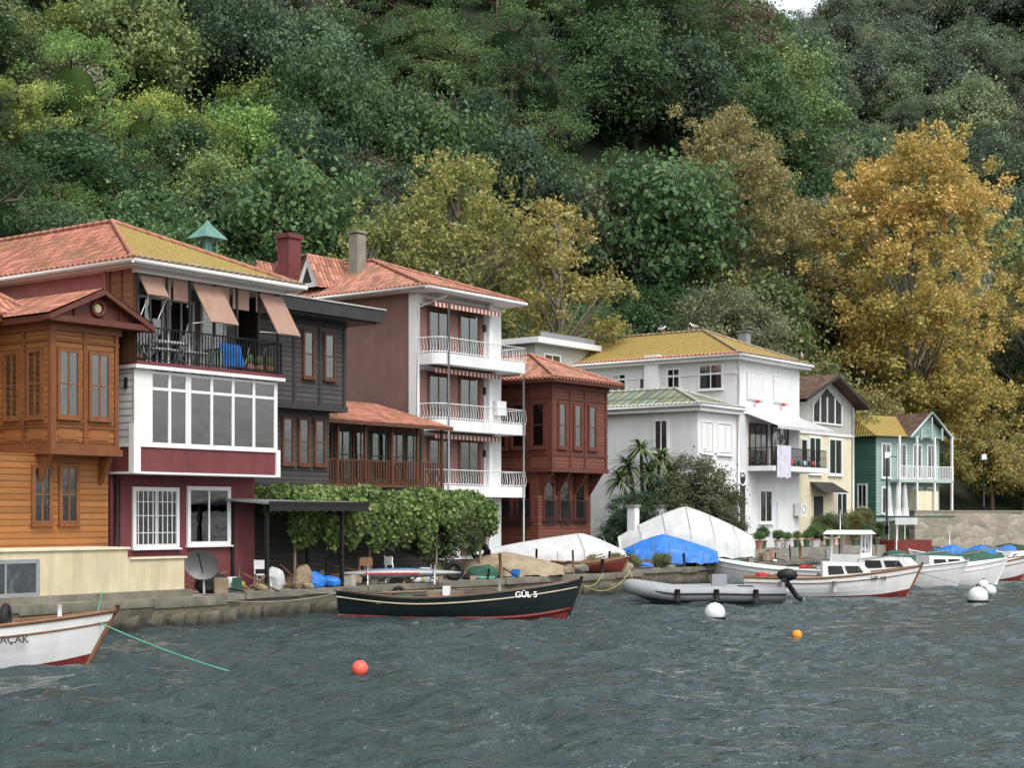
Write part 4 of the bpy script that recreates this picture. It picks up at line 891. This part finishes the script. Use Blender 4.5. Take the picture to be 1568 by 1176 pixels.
for nm,mt,dy,dz,k in(('kayak','greymetal',-.15,.0,1),('kayak_blue','hullblue',.2,.02,.8)):
    V=[];F=[]
    for i in range(17):
        r=.26*math.sin(math.pi*(.03+.94*i/16))**.7
        for j in range(10): w=2*math.pi*j/10; V.append((( -2+4*i/16)*k,dy+r*math.cos(w),.72+dz+r*.6*math.sin(w)))
    for i in range(16):
        for j in range(10): F.append((i*10+j,i*10+(j+1)%10,(i+1)*10+(j+1)%10,(i+1)*10+j))
    g.add(nm,mt,V,F,smooth=True)
g.box('red_stripe','redcloth',-1.2,.6,-.43,-.40,.7,.75); g.done()

def buoy(name,x,y,r,mat,band=None):
    g=G(name,(x,y,0)); g.ball('float',mat,(0,0,r*.55),r,16)
    if band: g.torus('band',band,(0,0,r*.12),r*.93,r*.12)
    g.torus('eye','iron',(0,0,r*1.62),r*.16,r*.05,'y'); g.tube('neck',mat,[(0,0,r*1.4),(0,0,r*1.56)],r*.14); g.done()
buoy('coral_buoy',-2.9,29.9,.16,'coral'); buoy('white_buoy',5.9,45.6,.31,'hullwhite','rubber'); buoy('orange_buoy',7.0,38.5,.13,'orange'); buoy('white_buoy',16.2,54.5,.35,'hullwhite','rubber'); buoy('white_buoy',18.3,60,.24,'hullwhite','rubber'); buoy('white_buoy',19.4,64.5,.24,'hullwhite','rubber')

# ================================================= quay furniture and clutter
g=G('black_garden_canopy',(*sn(33.3,-34.3),0),ROT)
for x in(.1,3.4):
    for y in(0,1.5): g.box('post','black',x-.05,x+.05,y-.05,y+.05,.75,3.4)
V=[(-.2,-.4,3.35),(4.2,-.4,3.35),(4.2,1.9,3.5),(-.2,1.9,3.5),(-.2,-.4,3.42),(4.2,-.4,3.42),(4.2,1.9,3.57),(-.2,1.9,3.57)]
g.add('canopy','greymetal',V,[(3,2,1,0),(4,5,6,7),(0,1,5,4),(1,2,6,5),(2,3,7,6),(3,0,4,7)])
n=22;V=[];F=[]
for i in range(n+1): x=-.2+4.4*i/n; V+=[(x,-.42,3.36),(x,-.43,3.12+(.05 if i%2 else 0))]
for i in range(n): F.append((2*i,2*i+1,2*i+3,2*i+2))
g.add('valance','black',V,F); g.box('canopy_edge','black',-.2,4.2,-.44,-.4,3.34,3.44); g.done()
g=G('satellite_dish',(-8.9,45.2,.75))
n=5;k=18;V=[];F=[]
for i in range(n+1):
    r=.5*i/n
    for j in range(k): a=2*math.pi*j/k; V.append((r*math.cos(a),-.1+.22*(1-(r/.5)**2)-.22,r*math.sin(a)))
for i in range(n):
    for j in range(k): F.append((i*k+j,(i+1)*k+j,(i+1)*k+(j+1)%k,i*k+(j+1)%k))
c=math.cos(.5);s_=math.sin(.5); V=[(x,y*c-z*s_,y*s_+z*c+1.0) for x,y,z in V]
g.add('reflector','greymetal',V,F,smooth=True); g.tube('mast','greymetal',[(0,.1,0),(0,0,.95)],.04)
g.tube('feed_arm','iron',[(0,-.1,.6),(0,-.7,1.15)],.02); g.ball('feed_horn','iron',(0,-.72,1.17),.06,8); g.done()
g=G('parked_bicycle',(-10.1,44.0,.78),50)
for x in(-.5,.5): g.torus('wheel','rubber',(x,0,.34),.32,.025,'y',20)
g.tube('frame','redcloth',[(-.5,0,.34),(-.15,0,.8),(.35,0,.78),(.5,0,.34)],.02); g.tube('frame','redcloth',[(-.5,0,.34),(0,0,.34),(-.15,0,.8)],.02); g.tube('frame','redcloth',[(0,0,.34),(.35,0,.78),(.33,0,1.0)],.02); g.tube('handlebar','iron',[(.3,-.25,1.0),(.33,.25,1.0)],.015); g.box('saddle','black',-.28,-.05,-.06,.06,.88,.93); g.done()
def rock(g,part,mat,c,r,seed):
    V=QV*np.array(r)
    V=V+np.sin(V[:,[1,2,0]]*9+seed)*.12*min(r)+np.sin(V[:,[2,0,1]]*17+seed)*.06*min(r); g.add(part,mat,[tuple(v+np.array(c)) for v in V],[tuple(f) for f in QF])
g=G('quay_clutter')
cols=['bluetarp','plank','rope','rubber','frame','greencloth','greymetal','terracotta','plank','concrete','yellowrope','iron','sand','boatwood']
for i in range(300):
    s=random.uniform(30.8,76); x,y=sn(s,n0(s)-random.uniform(.4,3.4)); r=random.uniform(.07,.25)
    q=random.random()
    if q<.4: rock(g,'bundles',random.choice(cols),(x,y,.75+r*.6),(r*1.5,r,r*.8),i)
    elif q<.65: 
        c=random.choice(cols); w=random.uniform(.1,.28); a=random.uniform(0,1.5); hh=random.uniform(.12,.5); cx,sx=math.cos(a)*w,math.sin(a)*w
        B=[(x+cx,y+sx),(x-sx,y+cx),(x-cx,y-sx),(x+sx,y-cx)]; g.add('crates',c,[(*p,.76) for p in B]+[(*p,.76+hh) for p in B],[(0,1,5,4),(1,2,6,5),(2,3,7,6),(3,0,4,7),(4,5,6,7)])
    elif q<.9: a=random.uniform(0,3.14); L=random.uniform(.4,1.5); g.tube('sticks',random.choice(['plank','greymetal','boatwood','iron']),[(x-L*math.cos(a),y-L*math.sin(a),.82),(x+L*math.cos(a),y+L*math.sin(a),.85+random.random()*.7)],.025)
    else: g.torus('coiled_rope',random.choice(['rope','yellowrope','greenrope']),(x,y,.82),.2,.05)
for (s,n,c,r) in((35.2,-34.3,'bluetarp',(.55,.35,.3)),(34.6,-34.0,'plank',(.3,.3,.45)),(34.2,-34.8,'tarp',(.35,.3,.4)),(36.2,-34.3,'bluetarp',(.35,.3,.22)),(47,-35.0,'sand',(1.2,.6,.35)),(44,-34.3,'greencloth',(.6,.4,.3)),(31.3,-34.4,'iron',(.5,.4,.35)),(31.9,-34.2,'tarp',(.3,.25,.3)),(50,-34.6,'concrete',(.7,.4,.3)),(41,-34.5,'tarp',(.5,.3,.3)),(48.5,-34.4,'plank',(.8,.4,.25)),(52,-34.5,'sand',(.9,.5,.3))):
    x,y=sn(s,n); rock(g,'bundles',c,(x,y,.75+r[2]*.7),r,int(s*10))
g.done()
def chair(x,y,rot,mat):
    g=G('garden_chair',(x,y,.76),rot)
    for a in(-.2,.2):
        for b in(-.2,.2): g.tube('leg',mat,[(a*1.1,b*1.1,0),(a,b,.42)],.02)
        g.tube('back_post',mat,[(a,.2,.42),(a,.28,.9)],.02)
    g.box('seat',mat,-.22,.22,-.22,.22,.42,.46); g.box('backrest',mat,-.22,.22,.24,.28,.6,.88); g.done()
chair(*sn(33.9,-35.0),20,'frame'); chair(*sn(38.4,-34.9),200,'boatwood'); chair(*sn(39.6,-34.6),130,'frame')
for i,(s,n,z,ax) in enumerate(((42.5,-34.4,1.1,'y'),(45.5,-35.6,1.7,'y'),(55,-35.5,1.0,'z'),(48.7,-34.2,.85,'z'))):
    g=G('old_tyre',(*sn(s,n),z)); g.torus('tyre','rubber',(0,0,0),.26,.1,ax); g.torus('rim_bead','iron',(0,0,0),.17,.03,ax); g.done()
g=G('mooring_posts')
for i in range(34):
    s=31+i*1.5+random.uniform(-.5,.5); x,y=sn(s,n0(s)-random.uniform(.1,2.2)); h=random.uniform(.4,1.1); g.tube('post',random.choice(['plank','boatwood','iron']),[(x,y,.5),(x+random.uniform(-.08,.08),y,.75+h)],random.uniform(.03,.07),7)
g.done()
g=G('stone_terrace',(*sn(45,-35.8),0),ROT); 
g.box('retaining_wall','quaystone',0,8,0,.5,.5,1.15); g.box('terrace_steps','concrete',8,9.5,-.4,.6,.5,.98); g.box('planter_wall','quaystone',9.6,14,.2,.7,.5,1.1); g.done()
g=G('garden_gate_and_fence',(*sn(60.2,-38.2),0),ROT)
for x in(0,2.4,5.2): g.box('gate_pillar','whitewall',x,x+.4,0,.4,.5,3.4); g.box('pillar_cap','concrete',x-.06,x+.46,-.06,.46,3.4,3.52)
g.box('base_wall','whitewall',.4,5.2,.1,.3,.5,1.9); g.rail('F',.2,.4,2.4,1.9,3.2,'iron',.12); g.rail('F',.2,2.8,5.2,1.9,3.2,'iron',.12); g.done()
for i in range(18):
    s=69+i*.95+random.uniform(-.3,.3); x,y=sn(s,-37.2+random.uniform(-.5,.3)); k=random.uniform(.06,.13)
    g=G('potted_plant',(x,y,1.35)); r=.2
    V=[];F=[]
    for j in range(10): a=j*.628; V+=[(r*.7*math.cos(a),r*.7*math.sin(a),0),(r*math.cos(a),r*math.sin(a),.4)]
    for j in range(10): F.append((2*j,(2*j+2)%20,(2*j+3)%20,2*j+1))
    g.add('pot',random.choice(['pot','terracotta','tarp']),V,F); g.torus('pot_rim','terracotta',(0,0,.4),r,.03); g.done()
    put('plant_leaves',random.choice(BR),(0,0,.28),random.choice([(.07,.13,.04),(.12,.16,.04),(.055,.1,.04)]),k,random.random()*6,g.e)
for (s,n,z,k,c) in((52,-35.0,.95,.08,(.16,.16,.055)),(54,-35.2,.95,.09,(.12,.145,.05)),(55.6,-35.4,.85,.09,(.13,.14,.055)),(57.2,-34.9,.85,.09,(.11,.13,.05)),(40,-34.6,.7,.07,(.11,.13,.045)),(80,-38,1.6,.2,(.08,.11,.045)),(84,-38,1.6,.22,(.13,.13,.045)),(49,-34.8,.75,.06,(.085,.12,.045))):
    put('low_bush',random.choice(BR),(*sn(s,n),z-.25),c,k*1.2,random.random()*6)
g=G('upper_terrace',(*sn(68.5,-37.9),0),ROT); g.box('terrace','paving',0,18,-1.2,3,.5,1.35); g.done()
g=G('stone_retaining_wall',(25.0,97.3,0),27); g.box('wall','wallstone',0,60,0,.5,.4,3.25); g.box('wall_coping','concrete',-.05,60,-.05,.55,3.25,3.35); g.done()
g=G('road'); g.add('asphalt','concrete',[(27,99.5,3.12),(85,129,3.12),(82,135,3.12),(24,105.5,3.12)],[(0,1,2,3)]); g.done()
def lamp(x,y,z,h):
    g=G('street_lamp',(x,y,z)); g.tube('pole','iron',[(0,0,0),(0,0,h)],.07,8,.04); g.tube('base','iron',[(0,0,0),(0,0,.5)],.12); g.tube('arm','iron',[(0,0,h-.1),(.3,0,h+.1),(.6,0,h+.05)],.03); g.box('lantern','frame',-.15,.15,-.15,.15,h,h+.35); g.done()
lamp(31.0,103,3.1,3.6); lamp(37,107,3.1,3.6); lamp(22.0,92,1.9,4.5)
g=G('parked_car',(37.5,108,3.12),27)
V=[(-2,-.8,.3),(2,-.8,.3),(2,-.8,.75),(1.2,-.8,.85),(.6,-.7,1.35),(-1.1,-.7,1.38),(-1.8,-.8,.9),(-2,-.8,.8)]; W=[(p[0],-p[1],p[2]) for p in V]; n=8
g.add('body','hullwhite',V+W,[tuple(range(n)),tuple(range(2*n-1,n-1,-1))]+[(i,n+i,n+(i+1)%n,(i+1)%n) for i in range(n)])
for x in(-1.25,1.25):
    for y in(-.78,.78): g.torus('tyre','rubber',(x,y,.32),.22,.1,'y')
g.box('side_glass','black',-1.0,.7,-.79,-.72,.9,1.28); g.done()
g=G('closed_parasols',(*sn(88,-38.0),0),ROT)
for x in(0,1.3,2.4): g.tube('parasol','curtain',[(x,0,3.0),(x,0,3.6),(x,0,4.6),(x,0,5.0)],.28,8,.05); g.tube('pole','frame',[(x,0,1.5),(x,0,3.1)],.03)
g.done()
g=G('boathouse_awning',(*sn(84.5,-36.2),0),ROT-10); g.box('counter','hullred',0,4,0,1,.75,1.6); g.box('canopy','greencloth',-.3,6,-.3,1.4,2.9,3.0); 
for x in(0,5.6): g.tube('post','frame',[(x,-.2,.7),(x,-.2,2.9)],.04)
g.box('striped_panel','tarp',-.3,2,-.32,-.3,2.5,2.9); g.done()
g=G('mooring_ropes')
def rope(a,b,sag,mat='rope',r=.014):
    a=Vector(a);b=Vector(b); g.tube('rope',mat,[a.lerp(b,i/12)-Vector((0,0,sag*4*(i/12)*(1-i/12))) for i in range(13)],r,4)
rope((-8.3,31.0,1.05),(-11.0,42.0,1.0),.25,'greenrope',.018); rope((-8.4,31.0,1.0),(-4.6,29,-.05),.1,'greenrope',.016); rope((1.9,45.6,1.1),(3.4,58.5,.85),.3,'yellowrope'); rope((1.9,45.6,1.1),(4.6,61,.85),.5,'yellowrope'); rope((-5.0,46.6,.75),(-8.6,43.8,.7),.2); rope((9.2,53.3,.6),(9.5,64.5,.9),.3); rope((4.4,53.6,.6),(4.6,61.5,.9),.2,'yellowrope'); rope((14.5,58.3,1.1),(20,72,.9),.4)
rope((-5.1,46.8,.7),(-6.4,46.9,.8),.05); rope((14.6,58.2,1.1),(18.3,60,.2),.1)
g.done()
def gull(x,y,z,rot):
    g=G('seagull',(x,y,z),rot); V=[];F=[]; K=9
    prof=[(-.26,.03,.17),(-.18,.05,.18),(-.08,.085,.19),(.04,.09,.2),(.12,.07,.23),(.16,.045,.29),(.19,.05,.33),(.235,.035,.335),(.26,.012,.325),(.3,.006,.31)]
    for x_,r,z_ in prof:
        for j in range(K): w=2*math.pi*j/K; V.append((x_,r*math.cos(w)*.8,z_+r*math.sin(w)))
    for i in range(len(prof)-1):
        for j in range(K): F.append((i*K+j,i*K+(j+1)%K,(i+1)*K+(j+1)%K,(i+1)*K+j))
    g.add('body','gull',V,F,smooth=True)
    for s in(-1,1): g.ball('folded_wing','gullgrey',(-.07,s*.06,.21),(.2,.03,.06),8); g.tube('leg','orange',[(.02,s*.03,0),(.02,s*.03,.13)],.008)
    g.done()
for (bx,by,x,y,z,r) in ((9,76,7.35,4.5,13.05,200),(9,76,7.35,6.5,13.05,30),(9,76,10.8,-.2,11.45,250),(-3.9,63,1.0,-.3,12.6,90)):
    gull(bx+.6*x-.8*y,by+.8*x+.6*y,z,r)

# ================================================= light, sky, camera
w=bpy.data.worlds.new('World'); S.world=w; w.use_nodes=True; t=w.node_tree; bg=t.nodes['Background']
sky=t.nodes.new('ShaderNodeTexSky'); sky.sky_type='NISHITA'; sky.sun_disc=False; sky.sun_elevation=math.radians(52); sky.sun_rotation=math.radians(150); sky.dust_density=3; sky.air_density=1.6; sky.ozone_density=1
hs=t.nodes.new('ShaderNodeHueSaturation'); hs.inputs['Saturation'].default_value=.27; hs.inputs['Value'].default_value=1.85; t.links.new(sky.outputs[0],hs.inputs['Color']); t.links.new(hs.outputs[0],bg.inputs[0]); bg.inputs[1].default_value=.15
sl=bpy.data.lights.new('sun','SUN'); sl.energy=1.5; sl.angle=math.radians(20); sl.color=(1,.97,.93)
so=bpy.data.objects.new('sun',sl); bpy.context.collection.objects.link(so)
el=math.radians(52); az=math.radians(150)
d=Vector((math.sin(az)*math.cos(el),math.cos(az)*math.cos(el),math.sin(el))); so.rotation_euler=d.to_track_quat('Z','Y').to_euler()
cam=bpy.data.cameras.new('camera'); co=bpy.data.objects.new('camera',cam); bpy.context.collection.objects.link(co); co.location=(0,0,3); co.rotation_euler=(math.radians(90),0,0)
cam.sensor_width=36; cam.lens=36*2400/1568; cam.shift_y=.129; cam.clip_end=3000; S.camera=co
S.view_settings.view_transform='Standard'; S.view_settings.look='None'; S.view_settings.exposure=0
